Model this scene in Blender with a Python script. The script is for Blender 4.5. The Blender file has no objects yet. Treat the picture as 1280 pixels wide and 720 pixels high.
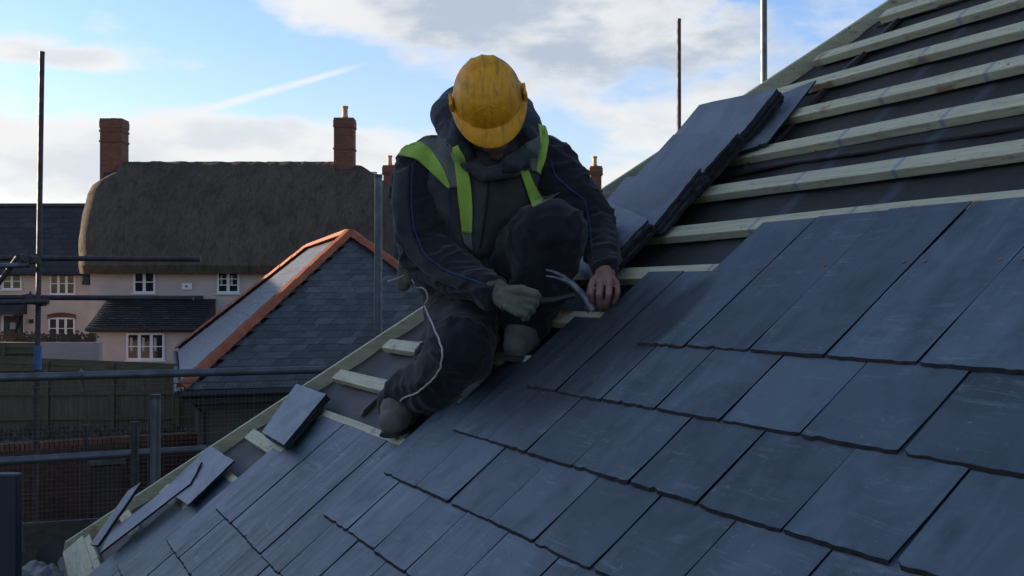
import bpy, bmesh, math, random
import numpy as np
from mathutils import Vector, Matrix, noise
from mathutils.bvhtree import BVHTree
random.seed(7)
C = bpy.context.scene.collection
sc = bpy.context.scene
R = math.radians
V = Vector

# ------------------------------------------------------------------ camera, sky, sun, exposure
H = 4.6                      # eye height
F = 1378.57                  # focal length in pixels of the 1280 px wide photograph
PITCH = math.atan(8.61 / F)
camd = bpy.data.cameras.new('camera'); cam = bpy.data.objects.new('camera', camd); C.objects.link(cam)
camd.sensor_width = 36; camd.lens = F / 1280 * 36; camd.clip_start = .05; camd.clip_end = 5000
cam.location = (0, 0, H); cam.rotation_euler = (R(90) + PITCH, 0, 0)
sc.camera = cam
sc.view_settings.view_transform = 'Standard'; sc.view_settings.look = 'None'
sc.view_settings.exposure = 1.585; sc.view_settings.gamma = 1
SUN_AZ, SUN_EL = R(-72), R(9)          # azimuth clockwise from +Y

w = bpy.data.worlds.new("World"); sc.world = w; w.use_nodes = True
class NT:
    def __init__(s, t): s.t = t; s.n = t.nodes; s.l = t.links
    def node(s, typ, **k):
        n = s.n.new(typ)
        for a, b in k.items(): setattr(n, a, b)
        return n
    def put(s, sock, v):
        if isinstance(v, bpy.types.NodeSocket): s.l.new(v, sock)
        else: sock.default_value = v
    def m(s, op, a, b=0.0, c=0.0, clamp=False):
        n = s.node('ShaderNodeMath', operation=op, use_clamp=clamp)
        s.put(n.inputs[0], a); s.put(n.inputs[1], b); s.put(n.inputs[2], c); return n.outputs[0]
    def mr(s, v, a, b, c=0.0, d=1.0, smooth=True):
        n = s.node('ShaderNodeMapRange', interpolation_type='SMOOTHSTEP' if smooth else 'LINEAR')
        for i, x in enumerate((v, a, b, c, d)): s.put(n.inputs[i], x)
        return n.outputs[0]
    def mix(s, f, a, b, mode='MIX'):
        n = s.node('ShaderNodeMix', data_type='RGBA', blend_type=mode)
        s.put(n.inputs[0], f); s.put(n.inputs[6], a if isinstance(a, bpy.types.NodeSocket) else (*a, 1)[:4]); s.put(n.inputs[7], b if isinstance(b, bpy.types.NodeSocket) else (*b, 1)[:4]); return n.outputs[2]
    def noise(s, vec, scale, detail=4, rough=.55, dist=0.0):
        n = s.node('ShaderNodeTexNoise'); s.put(n.inputs['Vector'], vec); n.inputs['Scale'].default_value = scale
        n.inputs['Detail'].default_value = detail; n.inputs['Roughness'].default_value = rough; n.inputs['Distortion'].default_value = dist
        return n.outputs[0]
    def map(s, vec, scale=(1, 1, 1), loc=(0, 0, 0), rot=(0, 0, 0)):
        n = s.node('ShaderNodeMapping'); s.put(n.inputs[0], vec); n.inputs['Scale'].default_value = scale
        n.inputs['Location'].default_value = loc; n.inputs['Rotation'].default_value = rot; return n.outputs[0]

def build_world():
    t = NT(w.node_tree); w.node_tree.nodes.clear()
    out = t.node('ShaderNodeOutputWorld'); bg = t.node('ShaderNodeBackground')
    sky = t.node('ShaderNodeTexSky', sky_type='NISHITA', sun_disc=False, sun_elevation=SUN_EL, sun_rotation=SUN_AZ)
    sky.altitude = 50; sky.air_density = 1.0; sky.dust_density = .6; sky.ozone_density = 1.5
    tc = t.node('ShaderNodeTexCoord').outputs['Generated']
    sx = t.node('ShaderNodeSeparateXYZ'); t.l.new(tc, sx.inputs[0]); x, y, z = sx.outputs
    az = t.m('ARCTAN2', x, y); el = t.m('ARCSINE', z)
    def pa(px): return math.atan((px - 640) / F)
    def pe(py): return math.atan((368.6 - py) / F)
    # cloud field: broken cumulus and grey sheets, given as patches of the sky
    den = None
    blobs = [(20, 85, 150, 20, .6), (110, 10, 60, 14, .3), (0, 0, 90, 30, .55), (235, 95, 30, 16, .35), (125, 45, 36, 26, .38),
             (60, 215, 220, 60, 1.15), (100, 92, 60, 18, .85), (20, 95, 60, 12, .6), (290, 180, 150, 36, 1.15), (420, 205, 200, 50, 1.1), (560, 20, 230, 48, 1.0), (520, 70, 90, 32, .55),
             (480, 45, 110, 26, .7), (800, 60, 190, 80, .95), (900, 150, 200, 90, .8), (700, 110, 60, 22, .45), (780, 230, 140, 46, .75), (745, 160, 60, 30, .5),
             (880, 20, 150, 50, .5), (1050, 60, 110, 120, .55), (640, 190, 200, 30, .35)]
    for (cx, cy, rx, ry, a) in blobs:
        u = t.m('DIVIDE', t.m('SUBTRACT', az, pa(cx)), rx / F); v = t.m('DIVIDE', t.m('SUBTRACT', el, pe(cy)), ry / F)
        d = t.m('ADD', t.m('MULTIPLY', u, u), t.m('MULTIPLY', v, v))
        g = t.m('MULTIPLY', t.m('POWER', 2.718, t.m('MULTIPLY', d, -.9)), a)
        den = g if den is None else t.m('MAXIMUM', den, g)
    st = t.map(tc, (1, 1, 2.4))
    n1 = t.noise(st, 6.5, 8, .57, .15); n2 = t.noise(st, 24, 5, .5)
    far = t.mr(t.m('ABSOLUTE', az), .50, .75)                       # beyond the frame: general broken cloud
    gen = t.m('MULTIPLY', far, t.mr(t.noise(st, 1.6, 4, .5), .48, .68, 0, .6))
    den = t.m('MAXIMUM', den, gen)
    f = t.m('ADD', t.m('MULTIPLY', t.m('SUBTRACT', n1, .5), 2.3), t.m('MULTIPLY', t.m('SUBTRACT', n2, .5), .45))
    f = t.m('ADD', t.m('MULTIPLY', f, .8), den)
    cov = t.mr(f, .28, .74)
    CB, CG = (6.1, 6.1, 6.1), (4.9, 5.2, 5.6)
    hi = t.m('MULTIPLY', t.mr(el, .13, .21), t.mr(az, -.24, -.06)); CG = t.mix(hi, CG, (3.25, 3.8, 4.6)); CB = t.mix(hi, CB, (5.5, 5.6, 5.75))
    # thickness makes the grey undersides, thin edges stay bright
    thick = t.mr(t.m('ADD', f, t.m('MULTIPLY', t.m('SUBTRACT', t.noise(t.map(tc, (1, 1, 2.6), (0, 0, .07)), 9, 6), .5), 2.0)), t.m('SUBTRACT', .62, t.m('MULTIPLY', hi, .16)), t.m('SUBTRACT', 1.35, t.m('MULTIPLY', hi, .3)))
    cc = t.mix(thick, CB, CG)
    # contrail: a thin ice streak along a great circle
    p1 = V((math.tan(pa(205)), 1, math.tan(pe(152)))).normalized(); p2 = V((math.tan(pa(455)), 1, math.tan(pe(80)))).normalized()
    nn = p1.cross(p2).normalized()
    if nn.z < 0: nn.negate()
    dt = t.node('ShaderNodeVectorMath', operation='DOT_PRODUCT'); t.l.new(tc, dt.inputs[0]); dt.inputs[1].default_value = nn
    wd = t.mr(az, pa(215), pa(460), .0068, .0034, False)
    s = t.m('SUBTRACT', 1.0, t.mr(t.m('DIVIDE', t.m('ABSOLUTE', dt.outputs[1]), wd), .1, 1.0))
    s = t.m('MULTIPLY', s, t.m('MULTIPLY', t.mr(az, pa(200), pa(225)), t.mr(az, pa(468), pa(400))))
    s = t.m('MULTIPLY', s, t.mr(n2, .3, .6, .5, .85))
    up = t.mr(el, .02, .24, 0, 1, False); up2 = t.mr(el, .2, .8)
    tint = t.mix(up, (1.76, 1.60, 1.82), (1.60, 1.74, 2.35)); tint = t.mix(up2, tint, (.98, 1.02, 1.22))
    base = t.mix(1.0, sky.outputs[0], tint, 'MULTIPLY')
    thin = t.mr(t.noise(t.map(tc, (1, 1, 3)), 3.0, 6), .35, .75, .0, .22)
    base = t.mix(thin, base, (5.0, 5.4, 6.0))
    base = t.mix(s, base, (6.0, 6.2, 6.4))
    col = t.mix(cov, base, cc)
    t.l.new(col, bg.inputs[0]); bg.inputs[1].default_value = 0.05
    t.l.new(bg.outputs[0], out.inputs[0])
SKYT = (1.0, 1.0, 1.0)
build_world()

sd = bpy.data.lights.new('sun', 'SUN'); sun = bpy.data.objects.new('sun', sd); C.objects.link(sun)
sd.energy = 5.0; sd.angle = R(.5); sd.color = (1, .80, .58)
sdir = V((math.sin(SUN_AZ) * math.cos(SUN_EL), math.cos(SUN_AZ) * math.cos(SUN_EL), math.sin(SUN_EL)))
sun.rotation_euler = (-sdir).to_track_quat('-Z', 'Y').to_euler(); sun.location = (-60, 0, 40)

# ------------------------------------------------------------------ placing helpers
cp, sp_ = math.cos(PITCH), math.sin(PITCH)
def cw(v):                                   # vector given as (right, down, forward) of the camera -> world
    x, y, z = v
    return V((x, z * cp + y * sp_, z * sp_ - y * cp))
CAM = V((0, 0, H))
def P(px, py, d): return CAM + cw(((px - 640) / F * d, (py - 360) / F * d, d))
RA = cw((-0.41436697, 0.00568494, 0.91009214)).normalized()     # roof: along the courses, away from us
RS = cw((0.69303086, -0.64620432, 0.31957504)).normalized()     # roof: up the slope
RN = -cw((0.58992223, 0.76314328, 0.26382588)).normalized()     # roof: outward normal
RO = CAM - RN * 1.04
def rp(a, b, h=0.0): return RO + RA * a + RS * b + RN * h
def on_roof(px, py, h=0.0):
    d = P(px, py, 1) - CAM; t = (rp(0, 0, h) - CAM).dot(RN) / d.dot(RN); return CAM + d * t

# ------------------------------------------------------------------ object helpers
def link(name, mesh, parent=None, m=None):
    o = bpy.data.objects.new(name, mesh); C.objects.link(o)
    if parent is not None: o.parent = parent
    if m is not None and mesh is not None:
        mesh.materials.clear()
        for q in (m if isinstance(m, (list, tuple)) else [m]): mesh.materials.append(q)
    return o
def tag(o, label=None, cat=None, group=None, kind=None):
    if label: o['label'] = label
    if cat: o['category'] = cat
    if group: o['group'] = group
    if kind: o['kind'] = kind
    return o
def thing(name, loc, label, cat, group=None):
    o = bpy.data.objects.new(name, None); C.objects.link(o); o.location = loc; o.empty_display_size = .2
    return tag(o, label, cat, group)
def wl(o):                                   # world location of a thing (things are never rotated)
    v = V(o.location)
    while o.parent: o = o.parent; v += o.location
    return v
class MB:
    def __init__(s): s.v = []; s.f = []; s.mi = []; s.cur = 0
    def add(s, vs, fs):
        k = len(s.v); s.v += [V(v) for v in vs]; s.f += [tuple(i + k for i in f) for f in fs]; s.mi += [s.cur] * len(fs)
    def box(s, c, sz, M=None):
        c = V(c); h = V(sz) * .5; vs = []
        for i in range(8):
            p = V(((-1, 1)[i & 1] * h.x, (-1, 1)[i >> 1 & 1] * h.y, (-1, 1)[i >> 2 & 1] * h.z))
            vs.append(c + (M @ p if M else p))
        s.add(vs, [(0, 2, 3, 1), (4, 5, 7, 6), (0, 1, 5, 4), (2, 6, 7, 3), (0, 4, 6, 2), (1, 3, 7, 5)])
    def b2(s, x0, x1, y0, y1, z0, z1): s.box(((x0 + x1) / 2, (y0 + y1) / 2, (z0 + z1) / 2), (x1 - x0, y1 - y0, z1 - z0))
    def quad(s, *p): s.add(p, [tuple(range(len(p)))])
    def slab(s, pts, nrm, th):               # polygon pts is the top face, extruded down by th along -nrm
        n = len(pts); lo = [V(p) - V(nrm) * th for p in pts]
        s.add(list(pts) + lo, [tuple(range(n)), tuple(range(2 * n - 1, n - 1, -1))] + [(i, i + n, (i + 1) % n + n, (i + 1) % n) for i in range(n)])
    def tube(s, pts, r, seg=10, cap=True, flat=1.0, side=None):
        pts = [V(p) for p in pts]; n = len(pts); rs = r if isinstance(r, (list, tuple)) else [r] * n
        vs = []; u = None
        for i, p in enumerate(pts):
            d = (pts[min(i + 1, n - 1)] - pts[max(i - 1, 0)]).normalized()
            if u is None: u = V(side) if side else d.orthogonal()
            u = (u - d * u.dot(d)).normalized(); q = d.cross(u)
            for k in range(seg):
                a = 2 * math.pi * k / seg; vs.append(p + (u * math.cos(a) + q * math.sin(a) * flat) * rs[i])
        fs = [(i * seg + k, i * seg + (k + 1) % seg, (i + 1) * seg + (k + 1) % seg, (i + 1) * seg + k) for i in range(n - 1) for k in range(seg)]
        if cap: fs += [tuple(range(seg - 1, -1, -1)), tuple(range((n - 1) * seg, n * seg))]
        s.add(vs, fs)
    def lathe(s, prof, c, M=None, seg=24, rx=1, ry=1):
        vs = []
        for r, z in prof:
            for k in range(seg):
                a = 2 * math.pi * k / seg; p = V((r * rx * math.cos(a), r * ry * math.sin(a), z)); vs.append(V(c) + (M @ p if M else p))
        n = len(prof)
        fs = [(i * seg + k, i * seg + (k + 1) % seg, (i + 1) * seg + (k + 1) % seg, (i + 1) * seg + k) for i in range(n - 1) for k in range(seg)]
        fs += [tuple(range(seg - 1, -1, -1)), tuple(range((n - 1) * seg, n * seg))]
        s.add(vs, fs)
    def mesh(s, name, smooth=False, off=V((0, 0, 0))):
        me = bpy.data.meshes.new(name); me.from_pydata([tuple(v - off) for v in s.v], [], s.f)
        bm = bmesh.new(); bm.from_mesh(me); bmesh.ops.recalc_face_normals(bm, faces=bm.faces); bm.to_mesh(me); bm.free()
        for p, mi in zip(me.polygons, s.mi): p.material_index = mi
        if smooth:
            me.polygons.foreach_set('use_smooth', [True] * len(me.polygons))
            try: me.set_sharp_from_angle(angle=R(38))
            except Exception: pass
        return me
    def build(s, name, m, parent=None, smooth=False, bev=0):
        off = wl(parent) if parent is not None else V((0, 0, 0))
        o = link(name, s.mesh(name, smooth, off), parent, m)
        if bev:
            md = o.modifiers.new('bevel', 'BEVEL'); md.width = bev; md.segments = 2; md.limit_method = 'ANGLE'
        return o

# ------------------------------------------------------------------ materials
MATS = {}
def new_mat(name):
    m = bpy.data.materials.new(name); m.use_nodes = True; t = NT(m.node_tree); b = m.node_tree.nodes['Principled BSDF']; MATS[name] = m
    return m, t, b
def bump(t, b, h, strength=.3, dist=.01):
    n = t.node('ShaderNodeBump'); t.put(n.inputs['Height'], h); n.inputs['Strength'].default_value = strength; n.inputs['Distance'].default_value = dist
    t.l.new(n.outputs[0], b.inputs['Normal'])
def simple(name, col, rough=.6, metal=0.0, var=.25, scale=8, bmp=.2, bd=.004, coords='Object', stretch=(1, 1, 1), col2=None, spec=.5, detail=6):
    m, t, b = new_mat(name); tc = t.node('ShaderNodeTexCoord').outputs[coords]
    v = t.map(tc, stretch); n = t.noise(v, scale, detail, .6)
    c2 = col2 or tuple(c * (1 - var) for c in col)
    fac = t.mr(n, .33, .67); c1 = t.mix(fac, col, c2)
    n2 = t.noise(tc, scale * .23, 3); c1 = t.mix(t.mr(n2, .4, .75, 0, var), c1, tuple(c * .55 for c in col))
    t.l.new(c1, b.inputs['Base Color']); t.put(b.inputs['Roughness'], t.mr(n, .3, .7, rough - .07, min(1, rough + .1)))
    b.inputs['Metallic'].default_value = metal; b.inputs['Specular IOR Level'].default_value = spec
    bump(t, b, t.noise(v, scale * 3, 4), bmp, bd); return m

def slate_mat(name, base, alt, rnd=True, chalk=True, rough=.5, scale=1.0):
    m, t, b = new_mat(name); tc = t.node('ShaderNodeTexCoord').outputs['Object']
    if rnd: r = t.node('ShaderNodeObjectInfo').outputs['Random']
    else: r = t.node('ShaderNodeNewGeometry').outputs['Random Per Island']
    off = t.node('ShaderNodeCombineXYZ'); t.put(off.inputs[0], t.m('MULTIPLY', r, 37)); t.put(off.inputs[1], t.m('MULTIPLY', r, 91)); t.put(off.inputs[2], t.m('MULTIPLY', r, 17))
    ad = t.node('ShaderNodeVectorMath', operation='ADD'); t.l.new(tc, ad.inputs[0]); t.l.new(off.outputs[0], ad.inputs[1]); v = ad.outputs[0]
    c = t.mix(r, base, alt)
    g = t.noise(t.map(v, (9 * scale, 1.6 * scale, 9 * scale), rot=(0, 0, .12)), 3, 8, .65, .6)
    c = t.mix(t.mr(g, .35, .7), c, tuple(x * 1.55 for x in base))
    mot = t.noise(v, 6 * scale, 6, .6, .5)
    c = t.mix(t.mr(mot, .42, .70, 0, .7), c, tuple(x * .5 for x in base))
    mo2 = t.noise(v, 2.6 * scale, 5, .6, .8); c = t.mix(t.mr(mo2, .5, .7, 0, .55), c, tuple(x * 1.75 for x in alt))
    r7 = t.m('FRACT', t.m('MULTIPLY', r, 7.31))
    c = t.mix(t.mr(r7, 0, 1, 0, .55), c, tuple(x * .42 for x in base))
    fine = t.noise(t.map(v, (30 * scale, 5 * scale, 30 * scale)), 6, 5, .7)
    c = t.mix(t.mr(fine, .55, .8, 0, .35), c, tuple(x * 2.1 for x in base))
    if chalk:
        # pale dust smears and scuffs, each slate its own
        sc1 = t.noise(t.map(v, (2.2, 14, 4), rot=(0, 0, .5)), 2.2, 7, .75, 1.4); sc2 = t.noise(v, 4.5, 4, .6)
        sm = t.m('MULTIPLY', t.mr(sc1, .53, .66), t.mr(sc2, .42, .58))
        c = t.mix(t.m('MULTIPLY', sm, .34), c, (.26, .31, .37))
        sp = t.noise(v, 70, 3, .6); c = t.mix(t.m('MULTIPLY', t.mr(sp, .66, .73), t.mr(sc2, .42, .56, 0, .5)), c, (.26, .29, .33))
        sc3 = t.noise(t.map(v, (3, 46, 4), rot=(0, 0, -.25)), 1.6, 5, .7, .5); c = t.mix(t.m('MULTIPLY', t.m('MULTIPLY', t.mr(sc3, .64, .70), t.mr(t.noise(v, 8, 3), .52, .62)), .34), c, (.30, .34, .40))
        ru = t.m('MULTIPLY', t.mr(t.noise(v, 7, 5, .6), .68, .76), t.mr(r7, .75, .95)); c = t.mix(t.m('MULTIPLY', ru, .6), c, (.20, .14, .09))
    rg = t.mr(g, .3, .7, rough - .06, rough + .12)
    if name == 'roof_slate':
        # damp, trodden patch round the working place, worker's shade painted in; with mortar specks
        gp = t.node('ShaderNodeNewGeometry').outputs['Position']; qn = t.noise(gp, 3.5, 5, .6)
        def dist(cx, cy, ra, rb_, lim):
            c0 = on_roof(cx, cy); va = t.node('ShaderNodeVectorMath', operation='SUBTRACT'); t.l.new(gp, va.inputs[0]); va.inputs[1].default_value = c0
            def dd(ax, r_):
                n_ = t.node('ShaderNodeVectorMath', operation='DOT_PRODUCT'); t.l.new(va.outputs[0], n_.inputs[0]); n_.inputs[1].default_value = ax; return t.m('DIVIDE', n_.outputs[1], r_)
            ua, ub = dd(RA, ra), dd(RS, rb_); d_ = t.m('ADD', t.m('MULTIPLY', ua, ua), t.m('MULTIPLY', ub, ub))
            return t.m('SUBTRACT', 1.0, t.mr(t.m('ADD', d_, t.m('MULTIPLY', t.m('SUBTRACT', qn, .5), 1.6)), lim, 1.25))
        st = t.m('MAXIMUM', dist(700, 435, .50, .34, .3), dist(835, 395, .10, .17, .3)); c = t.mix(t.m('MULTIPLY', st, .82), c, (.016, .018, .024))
        near = dist(650, 500, .75, .40, .2); sp2 = t.noise(gp, 34, 5, .75); sp3 = t.noise(gp, 9, 3, .5)
        c = t.mix(t.m('MULTIPLY', t.m('MULTIPLY', t.mr(sp2, .60, .70), t.mr(sp3, .50, .62)), t.m('MULTIPLY', near, .7)), c, (.24, .27, .31))
    t.l.new(c, b.inputs['Base Color']); t.put(b.inputs['Roughness'], rg); b.inputs['Specular IOR Level'].default_value = .45
    hh = t.m('ADD', t.m('MULTIPLY', g, .8), t.m('ADD', t.m('MULTIPLY', fine, .18), t.m('MULTIPLY', t.noise(v, 3 * scale, 3), 1.2)))
    bump(t, b, hh, .55, .0035 / scale); return m

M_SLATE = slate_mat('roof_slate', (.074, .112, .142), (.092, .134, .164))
M_EDGE = simple('slate_edge_shadow', (.010, .010, .013), .8, var=.3, scale=30)  # side faces near black: paints the shadow line under each slate
M_SLATEL = slate_mat('fresh_slate', (.145, .175, .215), (.125, .155, .195), chalk=True, rough=.48)
M_SLATEF = slate_mat('far_slate', (.064, .074, .084), (.085, .094, .100), rnd=False, chalk=False, rough=.40, scale=.35)
M_SLATED = slate_mat('dark_far_slate', (.018, .021, .028), (.023, .027, .036), rnd=False, chalk=False, rough=.7, scale=.25)

def batten_mat():
    m, t, b = new_mat('treated_batten'); ob = t.node('ShaderNodeTexCoord').outputs['Object']; r = t.node('ShaderNodeObjectInfo').outputs['Random']
    off = t.node('ShaderNodeCombineXYZ'); t.put(off.inputs[0], t.m('MULTIPLY', r, 13)); t.put(off.inputs[1], t.m('MULTIPLY', r, 7))
    ad = t.node('ShaderNodeVectorMath', operation='ADD'); t.l.new(ob, ad.inputs[0]); t.l.new(off.outputs[0], ad.inputs[1]); v = ad.outputs[0]
    g = t.noise(t.map(v, (1.3, 22, 22)), 2.4, 7, .6, .8)
    c = t.mix(t.mr(g, .3, .7), (.60, .59, .40), (.44, .44, .31))
    k = t.noise(t.map(v, (6, 9, 9)), 1.0, 3, .5); c = t.mix(t.mr(k, .62, .70, 0, .8), c, (.30, .16, .07))
    d = t.noise(t.map(v, (9, 30, 30)), 2, 6, .7); c = t.mix(t.mr(d, .54, .70, 0, .7), c, (.20, .19, .13)); kk = t.noise(t.map(v, (30, 40, 40)), 1.0, 2, .5); c = t.mix(t.mr(kk, .72, .76, 0, .8), c, (.08, .07, .05))
    sx = t.node('ShaderNodeSeparateXYZ'); t.l.new(ob, sx.inputs[0])
    for a in (2.10, 2.48):                   # snapped blue chalk lines run up the roof across every batten
        w_ = t.m('ADD', t.m('SUBTRACT', sx.outputs[0], a), t.m('MULTIPLY', t.m('SUBTRACT', g, .5), .006))
        ln = t.m('SUBTRACT', 1.0, t.mr(t.m('ABSOLUTE', w_), .004, .012)); c = t.mix(t.m('MULTIPLY', ln, .5), c, (.10, .17, .42))
    t.l.new(c, b.inputs['Base Color']); b.inputs['Roughness'].default_value = .75
    bump(t, b, t.m('ADD', g, t.noise(t.map(v, (5, 60, 60)), 3, 4)), .5, .0015); return m
M_BATTEN = batten_mat()
def felt_mat():
    m, t, b = new_mat('roofing_underlay'); ob = t.node('ShaderNodeTexCoord').outputs['Object']
    n = t.noise(ob, 5, 6, .65, .4); c = t.mix(t.mr(n, .35, .7), (.032, .032, .034), (.044, .043, .045))
    d = t.noise(t.map(ob, (5, 2, 5), rot=(0, 0, .4)), 3, 8, .7, 1); c = t.mix(t.mr(d, .58, .76, 0, .4), c, (.12, .115, .115))
    sx = t.node('ShaderNodeSeparateXYZ'); t.l.new(ob, sx.inputs[0])
    for a in (2.10, 2.48):
        w_ = t.m('ADD', t.m('SUBTRACT', sx.outputs[0], a), t.m('MULTIPLY', t.m('SUBTRACT', n, .5), .05))
        ln = t.m('SUBTRACT', 1.0, t.mr(t.m('ABSOLUTE', w_), .006, .03)); c = t.mix(t.m('MULTIPLY', ln, .22), c, (.14, .18, .30))
    t.l.new(c, b.inputs['Base Color']); b.inputs['Roughness'].default_value = .62; b.inputs['Specular IOR Level'].default_value = .35
    hh = t.m('ADD', t.m('MULTIPLY', n, 1.0), t.m('MULTIPLY', t.noise(ob, 260, 2), .06)); bump(t, b, hh, .6, .01); return m
M_FELT = felt_mat()

def brick_mat(name, c1, c2, mortar, vscale=1.0, plane='XZ', bw=.225, bh=.075, glow=None):
    m, t, b = new_mat(name); ge = t.node('ShaderNodeTexCoord').outputs['Object']; s = t.node('ShaderNodeSeparateXYZ'); t.l.new(ge, s.inputs[0])
    nrm = t.node('ShaderNodeSeparateXYZ'); t.l.new(t.node('ShaderNodeNewGeometry').outputs['Normal'], nrm.inputs[0])
    side = t.m('GREATER_THAN', t.m('ABSOLUTE', nrm.outputs[0]), .7)
    u = t.m('ADD', t.m('MULTIPLY', s.outputs[0], t.m('SUBTRACT', 1, side)), t.m('MULTIPLY', s.outputs[1], side))
    cb = t.node('ShaderNodeCombineXYZ'); t.put(cb.inputs[0], u); t.put(cb.inputs[1], s.outputs[2])
    br = t.node('ShaderNodeTexBrick'); t.l.new(cb.outputs[0], br.inputs['Vector']); br.inputs['Scale'].default_value = 1
    br.inputs['Brick Width'].default_value = bw; br.inputs['Row Height'].default_value = bh; br.inputs['Mortar Size'].default_value = .008; br.inputs['Mortar Smooth'].default_value = .3
    br.inputs['Color1'].default_value = (*c1, 1); br.inputs['Color2'].default_value = (*c2, 1); br.inputs['Mortar'].default_value = (*mortar, 1); br.inputs['Bias'].default_value = 0
    n = t.noise(ge, 14, 6, .65); c = t.mix(t.mr(n, .35, .7, 0, .5), br.outputs[0], tuple(x * .5 for x in c1))
    n2 = t.noise(ge, 1.2, 4); c = t.mix(t.mr(n2, .5, .75, 0, .35), c, tuple(x * .45 for x in c2))
    t.l.new(c, b.inputs['Base Color']); b.inputs['Roughness'].default_value = .85
    bump(t, b, t.m('ADD', t.m('MULTIPLY', br.outputs[1], -1), t.m('MULTIPLY', n, .3)), .6, .01); return m
M_BRICK = brick_mat('garden_brick', (.045, .020, .014), (.03, .014, .011), (.03, .025, .02))
M_CHIM = brick_mat('chimney_brick', (.22, .08, .046), (.15, .055, .036), (.12, .08, .06))
M_OURB = brick_mat('house_brick', (.30, .14, .09), (.24, .11, .07), (.35, .3, .25))
M_STONE = brick_mat('rubble_stone', (.085, .078, .052), (.065, .06, .044), (.05, .042, .034), bw=.42, bh=.14)
M_PINK = simple('pink_render', (.45, .38, .355), .9, var=.10, scale=1.5, bmp=.3, bd=.004)
M_WHITE = simple('white_paint', (.62, .64, .66), .5, var=.06, scale=3, bmp=.05)
M_GLASS = simple('window_glass', (.014, .015, .017), .07, var=.3, scale=1.2, bmp=.05, bd=.002, spec=.7)
M_CURT = simple('net_curtain', (.42, .40, .34), .8, var=.35, scale=9, stretch=(3, 3, .3))
M_DARK = simple('black_plastic', (.012, .013, .016), .5, var=.2)
M_GUT = simple('black_gutter', (.010, .010, .012), .42, var=.2)
M_TILE = simple('orange_ridge_tile', (.34, .095, .04), .75, var=.3, scale=5, bmp=.3, bd=.004)
M_TILE2 = simple('old_ridge_tile', (.05, .035, .035), .8, var=.3, scale=5, bmp=.3)
M_POT = simple('clay_pot', (.52, .28, .16), .75, var=.2, scale=6)
M_GALV = simple('galvanised_tube', (.13, .145, .16), .48, .45, var=.35, scale=9, bmp=.15, bd=.002, stretch=(1, 1, 1))
M_RUST = simple('weathered_tube', (.065, .055, .06), .6, .4, var=.4, scale=12, bmp=.3, bd=.002)
M_CLAMP = simple('coupler_steel', (.075, .072, .075), .55, .5, var=.4, scale=30, bmp=.3, bd=.002)
M_WIRE = simple('mesh_wire', (.13, .125, .10), .55, .3, var=.2)
M_FENCE = simple('weathered_fence', (.17, .14, .08), .85, var=.35, scale=3, bmp=.4, bd=.006, stretch=(6, 6, .6), col2=(.115, .095, .056))
M_FENCEL = simple('fence_rail', (.15, .13, .07), .85, var=.3, scale=3, bmp=.4, bd=.006, stretch=(.6, 6, 6))
M_PLANK = simple('scaffold_plank', (.065, .06, .045), .85, var=.3, scale=3, bmp=.4, bd=.004, stretch=(1, 12, 12))
M_GROUND = simple('ground_earth', (.04, .037, .026), .95, var=.4, scale=.9, bmp=.8, bd=.06, col2=(.03, .034, .018))
M_RUB = simple('pale_rubble', (.075, .07, .056), .9, var=.45, scale=5, bmp=.6, bd=.01)
M_DRY = simple('dry_stems', (.09, .07, .045), .9, var=.3, scale=6)
M_HELM = None
def thatch_mat():
    m, t, b = new_mat('reed_thatch'); ob = t.node('ShaderNodeTexCoord').outputs['Object']
    g = t.noise(t.map(ob, (10, 2.2, 2.2)), 1.6, 9, .68, .5); big = t.noise(ob, .5, 5, .6); fine = t.noise(t.map(ob, (26, 7, 7)), 3, 4, .7)
    c = t.mix(t.mr(g, .32, .7), (.062, .052, .043), (.115, .093, .071)); c = t.mix(t.mr(big, .4, .68, 0, .45), c, (.036, .034, .032)); md_ = t.noise(t.map(ob, (3.2, 1, 1.2)), 1.0, 6, .72, .8); c = t.mix(t.mr(md_, .50, .72, 0, .75), c, (.125, .098, .070)); c = t.mix(t.mr(md_, .50, .34, 0, .6), c, (.030, .026, .023))
    c = t.mix(t.mr(fine, .45, .75, 0, .5), c, (.13, .105, .075)); c = t.mix(t.mr(t.noise(ob, 1.1, 5, .65), .62, .75, 0, .3), c, (.04, .04, .024))
    t.l.new(c, b.inputs['Base Color']); b.inputs['Roughness'].default_value = .95; b.inputs['Specular IOR Level'].default_value = .1
    bump(t, b, t.m('ADD', t.m('MULTIPLY', g, .7), t.m('MULTIPLY', fine, .5)), .8, .05); return m
M_THATCH = thatch_mat()
def cloth(name, col, var=.25, sheen=.15, rough=.85, weave=900, spec=.2, dust=0.0, bmp=.35):
    m, t, b = new_mat(name); ob = t.node('ShaderNodeTexCoord').outputs['Object']; n = t.noise(ob, 5, 6, .65)
    c = t.mix(t.mr(n, .35, .7, 0, 1), col, tuple(x * (1 - var) for x in col))
    if dust:
        d = t.noise(ob, 8, 8, .7, .6); c = t.mix(t.mr(d, .52, .72, 0, dust), c, (.16, .155, .145))
    t.l.new(c, b.inputs['Base Color']); b.inputs['Roughness'].default_value = rough; b.inputs['Sheen Weight'].default_value = sheen; b.inputs['Specular IOR Level'].default_value = spec
    bump(t, b, t.m('ADD', t.m('MULTIPLY', t.noise(ob, 26, 4, .6, .5), 1.0), t.m('MULTIPLY', t.noise(ob, weave, 2), .05)), bmp, .006); return m
M_JACK = cloth('charcoal_jacket', (.058, .063, .066), dust=.25); M_SLV = cloth('dark_sleeve', (.016, .018, .025), dust=.10); M_SLVG = cloth('grey_sleeve_panel', (.030, .034, .042), dust=.12)
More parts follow.
